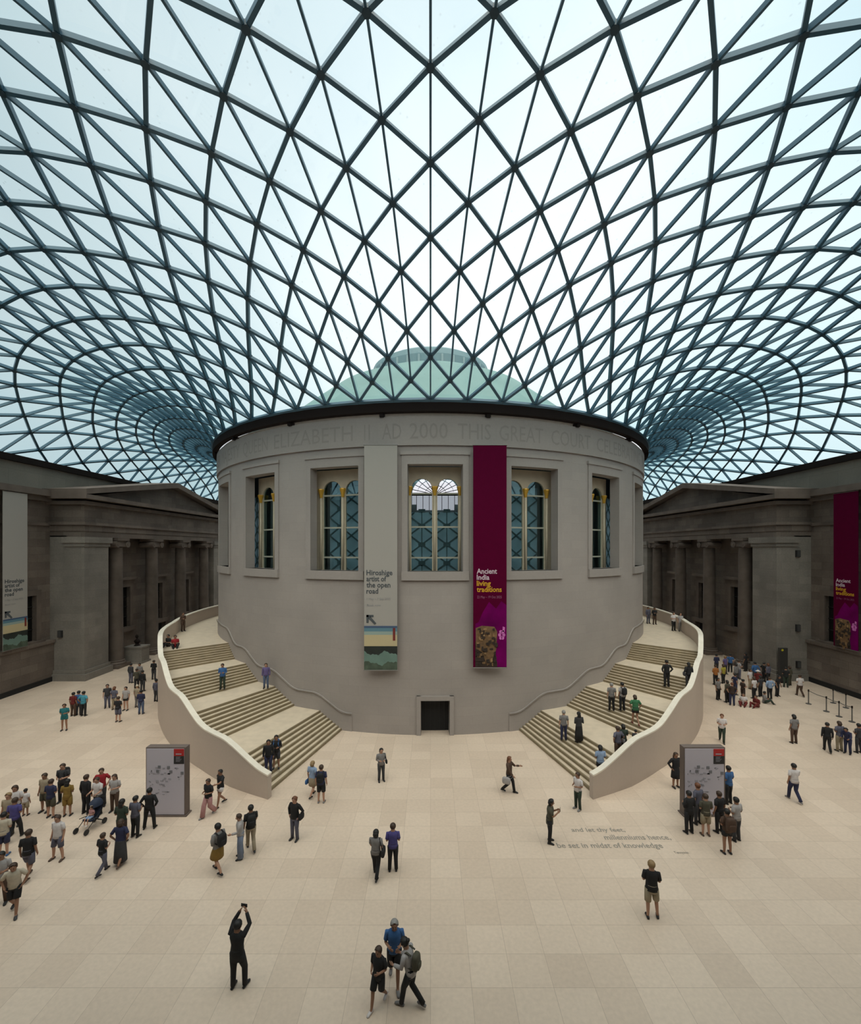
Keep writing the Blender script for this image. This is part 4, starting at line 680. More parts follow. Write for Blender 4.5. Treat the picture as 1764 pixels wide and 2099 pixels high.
# ================================================================ visitors
CLR = dict(black=(.012, .012, .014), navy=(.022, .026, .07), darkgrey=(.04, .04, .045), grey=(.20, .19, .19), lightgrey=(.36, .34, .34), white=(.62, .58, .58), cream=(.50, .44, .35), beige=(.33, .27, .19),
           olive=(.07, .065, .045), brown=(.075, .042, .028), darkbrown=(.035, .02, .015), khaki=(.30, .25, .17), mustard=(.23, .14, .03), yellow=(.35, .30, .04), red=(.30, .012, .02), darkred=(.13, .012, .012), orange=(.35, .13, .03),
           blue=(.04, .12, .30), lightblue=(.25, .34, .50), teal=(.015, .15, .17), turquoise=(.06, .28, .38), jeans=(.08, .11, .19), lightjeans=(.17, .21, .30), purple=(.12, .09, .22), violet=(.07, .06, .22), pink=(.42, .22, .22), green=(.04, .16, .07),
           darkgreen=(.025, .04, .028), slate=(.10, .10, .14), blond=(.26, .17, .08), greyhair=(.25, .24, .23), hairbrown=(.045, .024, .014), hairblack=(.008, .007, .007), ginger=(.14, .05, .02))
SK = {'f': (.45, .25, .17), 't': (.30, .155, .095), 'd': (.085, .045, .03)}
def cm(c, kind='cloth'): return mat('%s_%s' % (c, kind), CLR[c], .85 if kind == 'cloth' else .6, var=.10, scale=9)
def skm(k): return mat('skin_'+{'f': 'fair', 't': 'tan', 'd': 'deep'}[k], SK[k], .55)
M_EYE = mat('dark_eye', (.01, .008, .006), .2); M_LIP = mat('lip_colour', (.28, .09, .08), .5)
V = Vector
def joints(pose, legs, lean, rg):
    """joint positions of a 1.7 m figure facing +y, feet on z = 0"""
    J = {}
    dz = 0.
    J['pelvis'] = V((0, 0, .93))
    def up(p):      # lean the upper body about the hips
        q = p-J['pelvis']; a = R(lean); return J['pelvis']+V((q.x, q.y*math.cos(a)+q.z*math.sin(a), q.z*math.cos(a)-q.y*math.sin(a)))
    J['spine'] = up(V((0, .01, 1.12))); J['chest'] = up(V((0, 0, 1.31))); J['neck'] = up(V((0, -.01, 1.45))); J['head0'] = up(V((0, .01, 1.52))); J['head1'] = up(V((0, .02, 1.60))); J['head2'] = up(V((0, .012, 1.685)))
    for s, n in ((-1, 'L'), (1, 'R')):
        J['sh'+n] = up(V((s*.175, -.005, 1.385)))
        ax = J['sh'+n]
        P = dict(down=((.045, -.03, -.28), (.015, .07, -.235)), bent=((.045, -.02, -.27), (-.10, .21, .03)), cross=((.05, .02, -.265), (-.19, .15, .06)), phone=((.03, .10, -.25), (-.10, .17, .14)),
                 photo=((.04, .20, .14), (-.13, .06, .24)), hip=((.14, -.07, -.23), (-.10, .10, -.20)), point=((.05, .18, -.16), (.02, .24, .04)), push=((.03, .05, -.27), (-.02, .23, -.03)), chin=((.0, .08, -.26), (-.07, .10, .23)),
                 swing=((.03, -.12, -.25), (.01, .0, -.25)), swingf=((.03, .09, -.26), (-.02, .16, -.18)))
        pz = pose if isinstance(pose, str) else pose[0 if s < 0 else 1]
        if pz == 'walkarm': pz = 'swing' if s < 0 else 'swingf'
        e, w_ = P[pz]; e = V((s*e[0], e[1], e[2])); w_ = V((s*w_[0], w_[1], w_[2]))
        J['el'+n] = ax+e; J['wr'+n] = ax+e+w_; J['hand'+n] = w_.normalized()
        J['hip'+n] = V((s*.09, 0, .89))
        if legs == 'stand': k, a = V((s*.10, .02, .49)), V((s*.115, -.005, .075))
        elif legs == 'walk':
            k, a = (V((s*.085, .15, .53)), V((s*.08, .22, .085))) if s < 0 else (V((s*.085, .02, .49)), V((s*.08, -.30, .14)))
        elif legs == 'stride':
            k, a = (V((s*.085, .0, .49)), V((s*.08, -.28, .15))) if s < 0 else (V((s*.085, .17, .54)), V((s*.08, .25, .085)))
        elif legs == 'wide': k, a = V((s*.15, .03, .49)), V((s*.19, 0, .075))
        elif legs == 'shift': k, a = (V((s*.10, .0, .49)), V((s*.10, -.02, .075))) if s < 0 else (V((s*.14, .10, .50)), V((s*.17, .06, .08)))
        elif legs == 'sit': k, a = V((s*.13, .44, .92)), V((s*.13, .50, .50))
        elif legs == 'floor': k, a = V((s*.22, .36, 1.12)), V((s*.10, .55, .82))
        J['kn'+n] = k; J['an'+n] = a
        J['toe'+n] = a+V((s*.02, .14, -.045)); J['heel'+n] = a+V((0, -.05, -.045))
    return J
def body_mesh(J):
    names = ['pelvis', 'spine', 'chest', 'neck', 'head0', 'head1', 'head2']; vs = [J[n] for n in names]
    rad = [(.125, .105), (.115, .085), (.135, .095), (.055, .055), (.078, .088), (.096, .116), (.082, .098)]
    ed = [(i, i+1) for i in range(6)]
    def add(p, r, par):
        vs.append(p); rad.append(r); ed.append((par, len(vs)-1)); return len(vs)-1
    for n in 'LR':
        a = add(J['sh'+n], (.048, .048), 2); b = add(J['el'+n], (.042, .042), a); c = add(J['wr'+n], (.027, .030), b)
        h = add(J['wr'+n]+J['hand'+n]*.05, (.022, .040), c)
        a = add(J['hip'+n], (.092, .092), 0); b = add(J['kn'+n], (.058, .060), a); m_ = add(J['kn'+n].lerp(J['an'+n], .35)+V((0, -.015, 0)), (.054, .056), b); c = add(J['an'+n], (.036, .038), m_); add(J['toe'+n], (.034, .026), c)
    me = bpy.data.meshes.new('body'); me.from_pydata(vs, ed, []); o = bpy.data.objects.new('body', me); COL.objects.link(o)
    md = o.modifiers.new('skin', 'SKIN'); md.use_smooth_shade = True
    for i, sv in enumerate(me.skin_vertices[0].data): sv.radius = rad[i]; sv.use_root = (i == 0)
    o.modifiers.new('sub', 'SUBSURF').levels = 1
    bpy.context.view_layer.update()
    res = bpy.data.meshes.new_from_object(o.evaluated_get(bpy.context.evaluated_depsgraph_get()))
    mb = MB(); mb.add([tuple(v.co) for v in res.vertices], [tuple(p.vertices) for p in res.polygons])
    bpy.data.objects.remove(o); bpy.data.meshes.remove(me); bpy.data.meshes.remove(res)
    # face: nose, eyes, brows, mouth, ears
    c = J['head1']; upv = (J['head2']-J['neck']).normalized(); fw = V((0, 1, 0)); fw = (fw-upv*fw.dot(upv)).normalized(); rt = V((1, 0, 0))
    mb.tube([c+fw*.086+upv*.012, c+fw*.103-upv*.014, c+fw*.114-upv*.030, c+fw*.096-upv*.038], [.006, .008, .011, .007], n=6)
    for s in (-1, 1):
        mb.ball(c+fw*.086+rt*s*.032+upv*.004, .012, .010, .008, 6, 4, mi=1)
        mb.ball(c+rt*s*.095-upv*.012-fw*.005, .010, .020, .030, 6, 5)
    mb.ball(c+fw*.098-upv*.062, .024, .010, .008, 6, 4, mi=2)
    # hands: palm, four unequal bent fingers, thumb from the side of the palm
    for n, s in (('L', -1), ('R', 1)):
        d = J['hand'+n]; w_ = J['wr'+n]; side = V((1, 0, 0)).cross(d)
        if side.length < .3: side = V((0, 0, 1)).cross(d)
        side.normalize(); pal = d.cross(side).normalized()*(-s)
        mb.tube([w_-d*.01, w_+d*.03, w_+d*.075], [(.026, .016), (.038, .015), (.036, .012)], side=side, n=8)
        for q, ln in enumerate((.066, .076, .071, .055)):
            b0 = w_+d*.07+side*(.027-.018*q)
            mb.tube([b0, b0+d*ln*.45+pal*.006, b0+d*ln*.8+pal*.022, b0+d*ln*.95+pal*.036], [.0085, .008, .0075, .006], n=5)
        t0 = w_+d*.018+side*.03; mb.tube([t0, t0+d*.028+side*.018+pal*.008, t0+d*.055+side*.020+pal*.02], [.011, .010, .007], n=5)
    return mb
def top_mesh(J, sleeve, longer, mi=0):
    m = MB(); lo = J['pelvis']+V((0, 0, -.06-.10*longer))
    p = [lo, J['pelvis']+V((0, 0, .04)), J['spine'], J['chest'], J['neck'].lerp(J['chest'], .42), J['neck'].lerp(J['chest'], .12), J['neck']+V((0, 0, .015))]
    m.tube(p, [(.180+.01*longer, .136), (.170, .130), (.156, .120), (.187, .134), (.182, .116), (.112, .090), (.066, .066)], n=16)
    for n in 'LR':
        s, e, w_ = J['sh'+n], J['el'+n], J['wr'+n]; pts = [s.lerp(J['chest'], .35)+V((0, 0, .015)), s, s.lerp(e, .5)]
        r = [.062, .068, .062]
        if sleeve == 'short': pts += [s.lerp(e, .72)]; r += [.062]
        elif sleeve == 'long': pts += [e, e.lerp(w_, .5), e.lerp(w_, .92)]; r += [.054, .047, .040]
        else: pts = pts[:2]+[s.lerp(e, .15)]; r = [.06, .062, .055]
        m.tube(pts, r, side=(0, 1, 0), n=10)
    return m
def bottom_mesh(J, kind):
    m = MB()
    if kind in ('skirt', 'longskirt', 'dress'):
        z1 = {'skirt': .56, 'longskirt': .16, 'dress': .50}[kind]; a = (J['anL']+J['anR'])/2; k = (J['knL']+J['knR'])/2
        lo = V((0, k.y*.8 if z1 > .4 else a.y*.6+k.y*.2, z1))
        m.tube([lo, lo.lerp(J['pelvis'], .5), J['pelvis']+V((0, 0, -.03)), J['pelvis']+V((0, 0, .10))], [(.225, .20), (.205, .175), (.178, .142), (.155, .120)], n=16); return m
    m.tube([J['pelvis']+V((0, 0, -.13)), J['pelvis']+V((0, 0, -.05)), J['pelvis']+V((0, 0, .11))], [(.150, .115), (.178, .132), (.160, .122)], n=16)
    for n in 'LR':
        h, k, a = J['hip'+n], J['kn'+n], J['an'+n]
        if kind == 'shorts': m.tube([h+V((0, 0, .03)), h.lerp(k, .5), h.lerp(k, .92)], [.100, .100, .092], n=12)
        elif kind == 'hotpants': m.tube([h+V((0, 0, .03)), h.lerp(k, .42)], [.100, .102], n=12)
        elif kind == 'wide': m.tube([h+V((0, 0, .03)), h.lerp(k, .5), k, a+V((0, 0, .0))], [.104, .104, .100, .105], n=12)
        else: m.tube([h+V((0, 0, .03)), h.lerp(k, .5), k, k.lerp(a, .45), a], [.102, .092, .072, .066, .060], n=12)
    return m
def hair_mesh(J, style):
    m = MB(); c = J['head1']; upv = (J['head2']-J['neck']).normalized()
    cc = c+upv*.020+V((0, -.004, 0))
    m.ball(cc, .106, .118, .110, 16, 12, keep=lambda q: (q-cc).y < .045+(q-cc).z*.6 and (q-cc).z > -.095+max(0, (q-cc).y)*1.2)
    if style == 'long': m.tube([c+V((0, -.055, .03)), c+V((0, -.085, -.08)), c+V((0, -.09, -.20)), c+V((0, -.09, -.32))], [(.075, .055), (.092, .045), (.090, .038), (.05, .02)], n=10)
    elif style == 'bob': m.tube([c+V((0, -.045, .05)), c+V((0, -.055, -.05)), c+V((0, -.05, -.12))], [(.085, .07), (.105, .078), (.085, .055)], n=12)
    elif style == 'bun': m.ball(c+V((0, -.10, .09)), .055, .050, .048, 10, 7)
    elif style == 'tail': m.tube([c+V((0, -.09, .05)), c+V((0, -.15, .0)), c+V((0, -.14, -.14))], [.032, .036, .012], n=8)
    return m
def shoe_mesh(J, n):
    a, t, h = J['an'+n], J['toe'+n], J['heel'+n]; m = MB(); dn = -.028
    m.tube([h+V((0, -.02, .004)), h+V((0, .03, .012)), a.lerp(t, .5)+V((0, 0, .0)), t+V((0, 0, .0)), t+V((0, .035, -.006))], [(.030, .028), (.040, .040), (.043, .040), (.044, .030), (.024, .018)], n=10)
    return m
npers = [0]
def person(label, x=None, y=None, head=0, h=1.62, pose='down', legs='stand', lean=0, top=('black', 'short'), bot=('trousers', 'black'), hair=('hairbrown', 'short'), skin='f', shoes='black', hat=None, phone=False, group=None, xyz=None, longer=0, extra=None):
    if xyz: X, Y, Z = xyz
    else: X, Y, Z = hit(x, y)
    npers[0] += 1; rg = random.Random(npers[0]); J = joints(pose, legs, lean, rg); k = h/1.7
    low = min(min(J['toe'+n].z-.026, J['heel'+n].z-.026) for n in 'LR')
    if legs in ('sit', 'floor'): low = .80 if legs == 'floor' else .80
    e = body_mesh(J).build('person', [skm(skin), M_EYE, M_LIP], smooth=True)
    e.scale = (k*1.04, k*1.04, k); e.rotation_euler = (0, 0, R(180+head)); e.location = (X, Y, Z-low*k)
    tag(e, label, 'person', group)
    top_mesh(J, top[1], longer).build({'short': 't_shirt', 'long': 'jacket', 'none': 'vest_top'}[top[1]] if top[1] != 'long' else 'long_sleeved_top', cm(top[0]), e, smooth=True)
    bn = {'skirt': 'skirt', 'longskirt': 'long_skirt', 'dress': 'dress_skirt', 'shorts': 'shorts', 'hotpants': 'shorts'}.get(bot[0], 'trousers')
    bottom_mesh(J, bot[0]).build(bn, cm(bot[1]), e, smooth=True)
    if hair: hair_mesh(J, hair[1]).build('hair', cm(hair[0], 'hair'), e, smooth=True)
    for n in 'LR': shoe_mesh(J, n).build('shoe', cm(shoes, 'leather'), e, smooth=True)
    if hat:
        c = J['head1']+V((0, -.01, .035)); hm = MB(); hm.ball(c, .102, .115, .10, 12, 8, keep=lambda q: q.z > c.z-.005)
        if hat[1] == 'cap': hm.tube([c+V((0, .08, .01)), c+V((0, .14, .005)), c+V((0, .18, -.005))], [(.085, .01), (.08, .01), (.04, .008)], n=10)
        else: hm.lathe([(.10, .0), (.175, -.015), (.175, -.005), (.10, .02)], c, 16)
        hm.build('hat', cm(hat[0]), e, smooth=True)
    mw = Matrix.Translation(e.location) @ Matrix.Rotation(R(180+head), 4, 'Z') @ Matrix.Diagonal((k*1.04, k*1.04, k, 1))
    return mw, J, label
def place(name, mb_mats, mw, label, cat):
    root = None
    for nm, mb, m in mb_mats:
        mb.v = [tuple(mw @ V(p)) for p in mb.v]
        if root is None: root = mb.build(name, m, smooth=True); tag(root, label, cat)
        else: mb.build(nm, m, root, smooth=True)
    return root
def rounded(mb, c, hx, hy, hz, mi=0):                     # soft-edged bag body
    c = V(c); n = 12
    def sup(a, r): return r*math.copysign(abs(a)**.55, a)
    rings = []
    for zz, sc_ in ((-1, .55), (-.93, .85), (-.6, 1), (0, 1.03), (.6, .97), (.9, .8), (1, .45)):
        rings.append([c+V((sup(math.cos(2*math.pi*q/n), hx*sc_), sup(math.sin(2*math.pi*q/n), hy*sc_), hz*zz)) for q in range(n)])
    vs = [p for r_ in rings for p in r_]; fs = [(i*n+q, i*n+(q+1) % n, (i+1)*n+(q+1) % n, (i+1)*n+q) for i in range(6) for q in range(n)]
    fs += [tuple(range(n-1, -1, -1)), tuple(6*n+q for q in range(n))]; return mb.add(vs, fs, mi)
def backpack(P, col, label, big=1.):
    mw, J, _ = P; c = (J['chest']+J['spine'])/2+V((0, -.215, .02)); b = rounded(MB(), c, .145*big, .085, .21*big); s = MB()
    for q in (-1, 1):
        s.tube([J['chest']+V((q*.10, -.15, .10)), J['chest']+V((q*.105, -.02, .155)), J['chest']+V((q*.11, .135, .03)), J['spine']+V((q*.13, .10, .02)), J['spine']+V((q*.13, -.14, -.02))], [(.024, .008)]*5, side=(1, 0, 0), n=6)
    pk = rounded(MB(), c+V((0, -.085, -.07)), .10*big, .03, .09*big)
    place('backpack', [('backpack', b, cm(col)), ('shoulder_strap', s, cm(col)), ('front_pocket', pk, cm(col))], mw, label, 'backpack')
def handbag(P, col, label, side='R', size=1., low=0.):
    mw, J, _ = P; s = 1 if side == 'R' else -1; c = J['hip'+side]+V((s*.18, -.03, .08-low)); b = rounded(MB(), c, .055*size, .15*size, .12*size); st_ = MB()
    t = J['sh'+side]+V((s*-.03, 0, .06)) if not low else J['wr'+side]
    st_.tube([c+V((0, .11*size, .08)), t+V((0, .05, -.02)), t, t+V((0, -.05, -.02)), c+V((0, -.11*size, .08))], [(.014, .006)]*5, side=(1, 0, 0), n=6)
    place('shoulder_bag' if not low else 'carrier_bag', [('bag', b, cm(col)), ('bag_strap', st_, cm(col))], mw, label, 'bag')
def phone(P, label):
    mw, J, _ = P; a = (J['wrL']+J['handL']*.10+J['wrR']+J['handR']*.10)/2
    place('phone', [('phone', MB().box(a.x-.085, a.x+.085, a.y+.01, a.y+.02, a.z-.01, a.z+.075), cm('black', 'leather'))], mw, label, 'phone')
p = person
# ---- front of the court
P = p('person in black coat and trousers photographing with both arms raised, nearest the bottom left', 486, 2026, 170, 1.66, 'photo', 'shift', 0, ('black', 'long'), ('trousers', 'black'), ('hairblack', 'short'), 't', longer=1); phone(P, 'phone held up by the person in black with raised arms')
P = p('boy in black t-shirt with yellow print, front of the trio of three at the bottom', 776, 2062, -25, 1.42, 'bent', 'stride', 0, ('black', 'short'), ('shorts', 'black'), ('hairbrown', 'short'), 't', shoes='white')
P = p('man in blue t-shirt and black shorts, rear of the trio at the bottom', 808, 2016, 5, 1.66, 'bent', 'walk', 4, ('blue', 'short'), ('shorts', 'black'), ('greyhair', 'short'), 't', shoes='grey')
P = p('woman with black bun, grey top and black trousers, right of the trio at the bottom', 842, 2064, -115, 1.60, 'push', 'walk', 14, ('lightgrey', 'long'), ('trousers', 'black'), ('hairblack', 'bun'), 'f', shoes='grey'); backpack(P, 'olive', 'olive backpack on the woman with the black bun', .9)
P = p('man in black t-shirt and khaki shorts standing alone with arms folded, lower right', 1335, 1882, 165, 1.68, 'cross', 'shift', 0, ('black', 'short'), ('shorts', 'khaki'), ('blond', 'short'), 'f')
P = p('woman in grey top and black trousers walking away beside a man in violet', 770, 1797, 175, 1.56, ('swingf', 'down'), 'walk', 0, ('grey', 'short'), ('trousers', 'black'), ('hairblack', 'bob'), 'f'); handbag(P, 'black', 'large black shoulder bag of the woman in grey walking beside the man in violet', 'R', 1.2)
P = p('man in violet-blue shirt and black trousers, right of the woman with a black shoulder bag', 805, 1785, 185, 1.60, 'bent', 'stand', 0, ('violet', 'short'), ('trousers', 'black'), ('hairbrown', 'short'), 'f')
P = p('woman in grey top and mustard skirt with a black backpack', 447, 1789, -120, 1.66, 'bent', 'stride', 0, ('grey', 'long'), ('skirt', 'mustard'), ('hairblack', 'short'), 'f'); backpack(P, 'black', 'black backpack on the woman in the mustard skirt')
P = p('person in pale shirt and blue jeans walking in front of a backpacker', 493, 1758, -70, 1.56, ('push', 'down'), 'stand', 4, ('lightgrey', 'long'), ('wide', 'lightjeans'), ('hairbrown', 'short'), 'f')
P = p('backpacker in black top and light trousers behind the person in blue jeans', 514, 1742, -150, 1.62, ('down', 'walkarm'), 'walk', 0, ('black', 'short'), ('trousers', 'beige'), ('hairblack', 'short'), 't', shoes='darkgrey'); backpack(P, 'black', 'black backpack on the walker in light trousers')
P = p('woman in dark jacket and jeans walking alone left of the centre', 604, 1721, -20, 1.62, 'hip', 'stand', 0, ('black', 'long'), ('trousers', 'slate'), ('ginger', 'tail'), 'f'); handbag(P, 'black', 'black bag on the shoulder of the lone woman in jeans', 'L', 1.)
P = p('man in navy t-shirt and dark shorts, right of the couple at the left stair foot', 658, 1646, 180, 1.62, 'down', 'stand', 0, ('navy', 'short'), ('shorts', 'black'), ('hairbrown', 'short'), 'f', shoes='grey'); backpack(P, 'black', 'black backpack on the man at the left stair foot')
P = p('woman in pale blue top carrying a blue bag at the left stair foot', 640, 1632, 160, 1.55, 'down', 'walk', 0, ('lightblue', 'short'), ('skirt', 'beige'), ('blond', 'bob'), 'f'); handbag(P, 'blue', 'blue carrier bag beside the woman in pale blue at the left stair foot', 'L', .9, .28)
P = p('woman in grey top standing alone between the drum door and the left stair', 781, 1601, 20, 1.55, 'bent', 'stand', 0, ('grey', 'long'), ('trousers', 'darkgrey'), ('hairblack', 'bob'), 'f'); handbag(P, 'black', 'black bag of the lone woman between the drum door and the left stair', 'L', .8)
P = p('woman with long brown hair in brown top pointing ahead, right of the drum door', 1043, 1624, 60, 1.62, ('point', 'swingf'), 'walk', 0, ('brown', 'long'), ('trousers', 'black'), ('ginger', 'long'), 'f'); handbag(P, 'lightgrey', 'pale carrier bag held by the woman in brown right of the drum door', 'R', 1.3, .28)
P = p('person in grey-olive shirt and black trousers holding a phone, left of the floor verse', 1126, 1727, 75, 1.62, 'phone', 'stand', 4, ('olive', 'short'), ('trousers', 'black'), ('hairblack', 'bob'), 't', longer=1); phone(P, 'phone in the hands of the person left of the floor verse')
P = p('man in white shirt and dark green trousers standing at the right stair foot', 1184, 1659, -60, 1.55, 'bent', 'stand', 0, ('white', 'short'), ('trousers', 'darkgreen'), ('hairbrown', 'short'), 't', shoes='grey')
P = p('woman in short black dress beside the left edge of the right map board', 1384, 1614, 10, 1.6, 'hip', 'stand', 0, ('black', 'long'), ('dress', 'black'), ('hairbrown', 'long'), 't')
P = p('man in white t-shirt and navy trousers walking away alone at the far right', 1627, 1642, 175, 1.62, ('down', 'walkarm'), 'walk', 0, ('white', 'short'), ('trousers', 'navy'), ('hairblack', 'short'), 't', shoes='grey')
# ---- around the right map board
P = p('man in black jacket and black trousers, leftmost before the right map board', 1412, 1708, 190, 1.62, 'bent', 'stand', 0, ('black', 'long'), ('trousers', 'black'), ('hairblack', 'short'), 't')
P = p('man in dark olive shirt and khaki shorts before the right map board', 1446, 1713, 175, 1.58, 'bent', 'stand', 0, ('olive', 'short'), ('shorts', 'khaki'), ('hairbrown', 'short'), 'f', shoes='brown')
P = p('person in black top, right of the man in khaki shorts at the right map board', 1474, 1707, 195, 1.58, 'down', 'stand', 0, ('black', 'short'), ('trousers', 'black'), ('hairbrown', 'short'), 't')
P = p('person in brown shirt and black shorts with brown pack, nearest before the right map board', 1490, 1750, 180, 1.60, 'bent', 'stand', 0, ('brown', 'short'), ('hotpants', 'black'), ('hairblack', 'short'), 't'); backpack(P, 'brown', 'brown backpack on the person nearest the right map board', 1.2)
P = p('person in light grey top, rightmost of the crowd by the right map board', 1509, 1724, 200, 1.62, 'bent', 'stand', 0, ('lightgrey', 'short'), ('trousers', 'darkgrey'), ('hairblack', 'short'), 't')
P = p('man in blue t-shirt standing behind the right map board', 1493, 1648, -160, 1.62, 'bent', 'stand', 0, ('blue', 'short'), ('trousers', 'black'), ('hairblack', 'short'), 't')
P = p('person half hidden by the man in the black jacket at the right map board', 1430, 1690, 200, 1.62, 'down', 'stand', 0, ('slate', 'short'), ('trousers', 'darkgrey'), ('ginger', 'short'), 'f')
# ---- left crowd, nearer
P = p('man in white t-shirt and grey shorts walking between the left groups', 119, 1762, -5, 1.56, 'down', 'wide', 0, ('white', 'short'), ('shorts', 'slate'), ('hairbrown', 'short'), 'f', shoes='brown')
P = p('man in black t-shirt and dark trousers at the lower left, behind the man in cream', 58, 1800, 195, 1.60, 'down', 'walk', 0, ('black', 'short'), ('shorts', 'slate'), ('hairbrown', 'short'), 't', shoes='brown')
P = p('man in cream t-shirt and black shorts striding at the lower left edge', 30, 1872, 30, 1.60, 'hip', 'walk', 10, ('cream', 'short'), ('shorts', 'black'), ('hairbrown', 'short'), 't', shoes='darkgrey')
P = p('person in grey top cut by the left frame edge, beside the man in cream', 3, 1852, 20, 1.60, 'bent', 'stand', 0, ('lightgrey', 'short'), ('trousers', 'brown'), ('hairblack', 'short'), 't')
P = p('boy in black t-shirt and grey trousers, left of the woman in the long skirt', 210, 1791, 165, 1.36, 'bent', 'walk', 0, ('black', 'short'), ('trousers', 'slate'), ('hairbrown', 'short'), 'f')
P = p('woman in navy top and long grey skirt beside the boy in black', 247, 1772, 185, 1.55, 'hip', 'walk', 0, ('navy', 'short'), ('longskirt', 'darkgrey'), ('hairbrown', 'bob'), 't', shoes='brown')
P = p('person in dark olive top behind the woman in the long skirt', 249, 1728, 180, 1.62, 'bent', 'stand', 0, ('darkgreen', 'short'), ('trousers', 'darkbrown'), ('hairblack', 'long'), 't')
P = p('man in dark slate shirt and black trousers, second from the left map board', 277, 1716, 170, 1.55, 'bent', 'stand', 0, ('slate', 'short'), ('trousers', 'black'), ('hairblack', 'short'), 't')
P = p('man in black coat standing in front of the left map board', 306, 1699, 190, 1.58, 'hip', 'wide', 0, ('black', 'long'), ('trousers', 'black'), ('hairblack', 'short'), 't')
P = p('man in navy t-shirt and olive shorts seen from behind in the left group of four', 104, 1676, 180, 1.55, 'bent', 'stand', 0, ('navy', 'short'), ('shorts', 'olive'), ('hairbrown', 'short'), 'f')
P = p('person in mustard shorts and black top in the left group of four', 138, 1673, 195, 1.50, 'bent', 'stand', 0, ('mustard', 'short'), ('shorts', 'mustard'), ('hairblack', 'long'), 't')
P = p('person in olive-grey top at the left of the left group of four', 92, 1664, 0, 1.60, 'down', 'stand', 0, ('beige', 'short'), ('shorts', 'olive'), ('hairbrown', 'short'), 't')
P = p('tall man in dark t-shirt at the back of the left group of four', 129, 1644, 10, 1.66, 'bent', 'stand', 0, ('darkgrey', 'short'), ('trousers', 'black'), ('hairbrown', 'short'), 'f'); backpack(P, 'black', 'black backpack on the tall man at the back of the left group')
P = p('man in black top and trousers left of the man with the pushchair', 176, 1668, 170, 1.60, 'down', 'stand', 0, ('black', 'long'), ('trousers', 'black'), ('hairbrown', 'short'), 'f')
P = p('man in white t-shirt and black trousers pushing the dark pushchair', 201, 1669, -5, 1.55, 'push', 'stand', 4, ('white', 'short'), ('trousers', 'black'), ('hairbrown', 'short'), 'f')
P = p('man in red t-shirt behind the man with the pushchair', 208, 1652, 20, 1.60, 'hip', 'stand', 0, ('red', 'short'), ('trousers', 'darkgrey'), ('hairbrown', 'short'), 'f')
P = p('woman in white top and brown trousers right of the pushchair group', 235, 1663, 0, 1.55, 'bent', 'stand', 0, ('lightgrey', 'short'), ('trousers', 'brown'), ('hairbrown', 'long'), 'f')
cx_, cy_, _ = at(187, 1697); P = p('toddler in pink top sitting in the dark pushchair', None, None, -10, .82, 'bent', 'sit', 0, ('pink', 'short'), ('shorts', 'lightblue'), ('hairbrown', 'short'), 'f', shoes='white', xyz=(cx_, cy_+.02, .40))
P = p('woman with dark hair in a white top at the back of the far-left group', 31, 1693, 20, 1.60, 'bent', 'stand', 0, ('white', 'short'), ('trousers', 'black'), ('hairbrown', 'bob'), 't')
P = p('person in beige top at the left of the far-left group', 18, 1712, 10, 1.62, 'down', 'stand', 0, ('beige', 'short'), ('trousers', 'olive'), ('blond', 'short'), 'f')
P = p('man in violet-blue t-shirt in the middle of the far-left group', 30, 1722, 190, 1.58, 'bent', 'stride', 0, ('violet', 'short'), ('trousers', 'black'), ('hairbrown', 'short'), 't')
P = p('child in white t-shirt at the right of the far-left group', 52, 1672, 190, 1.10, 'down', 'stand', 0, ('white', 'short'), ('shorts', 'beige'), ('hairblack', 'short'), 't')
P = p('person in pale green top and navy shorts, nearest of the far-left group', 7, 1755, 200, 1.55, 'bent', 'stand', 0, ('cream', 'short'), ('shorts', 'navy'), ('hairblack', 'short'), 'f', shoes='blue')
P = p('woman in black top and white shorts walking right of the left map board', 452, 1652, -30, 1.55, ('point', 'swing'), 'walk', 0, ('black', 'short'), ('hotpants', 'white'), ('hairblack', 'short'), 't')
P = p('woman in black top and pale wide trousers walking beside the one in white shorts', 427, 1672, -20, 1.52, 'bent', 'stride', 0, ('black', 'short'), ('wide', 'pink'), ('hairbrown', 'short'), 't', shoes='grey')
# ---- left, farther off
P = p('person in teal top and bare legs, nearest of the party by the left wall', 132, 1497, 20, 1.60, 'bent', 'stand', 0, ('teal', 'short'), ('hotpants', 'teal'), ('hairbrown', 'short'), 't')
P = p('person in dark red top in the party by the left wall', 150, 1468, 180, 1.55, 'down', 'stand', 0, ('darkred', 'short'), ('trousers', 'brown'), ('hairblack', 'short'), 't')
P = p('person in turquoise top, right of the party by the left wall', 171, 1468, 180, 1.62, 'hip', 'stand', 0, ('turquoise', 'short'), ('trousers', 'black'), ('hairblack', 'short'), 't')
P = p('person in blue top between the red and turquoise tops by the left wall', 161, 1466, 190, 1.60, 'down', 'stand', 0, ('blue', 'short'), ('trousers', 'darkgrey'), ('hairblack', 'short'), 't')
P = p('person in grey top with pinkish head, left of the group by the left portico', 220, 1451, 30, 1.62, 'down', 'stand', 0, ('darkgrey', 'short'), ('trousers', 'slate'), ('hairblack', 'short'), 'f')
P = p('person with red-brown hair in blue-grey top, group by the left portico', 234, 1455, 180, 1.58, 'bent', 'stand', 0, ('slate', 'short'), ('trousers', 'beige'), ('ginger', 'bob'), 'f')
P = p('person in black top and grey shorts, nearest of the group by the left portico', 242, 1480, 180, 1.60, 'bent', 'stand', 0, ('black', 'short'), ('shorts', 'slate'), ('hairbrown', 'short'), 'f')
P = p('person in pale grey top and black shorts, right of the group by the left portico', 258, 1456, 0, 1.60, 'down', 'stand', 0, ('lightgrey', 'short'), ('hotpants', 'black'), ('hairblack', 'short'), 'f')
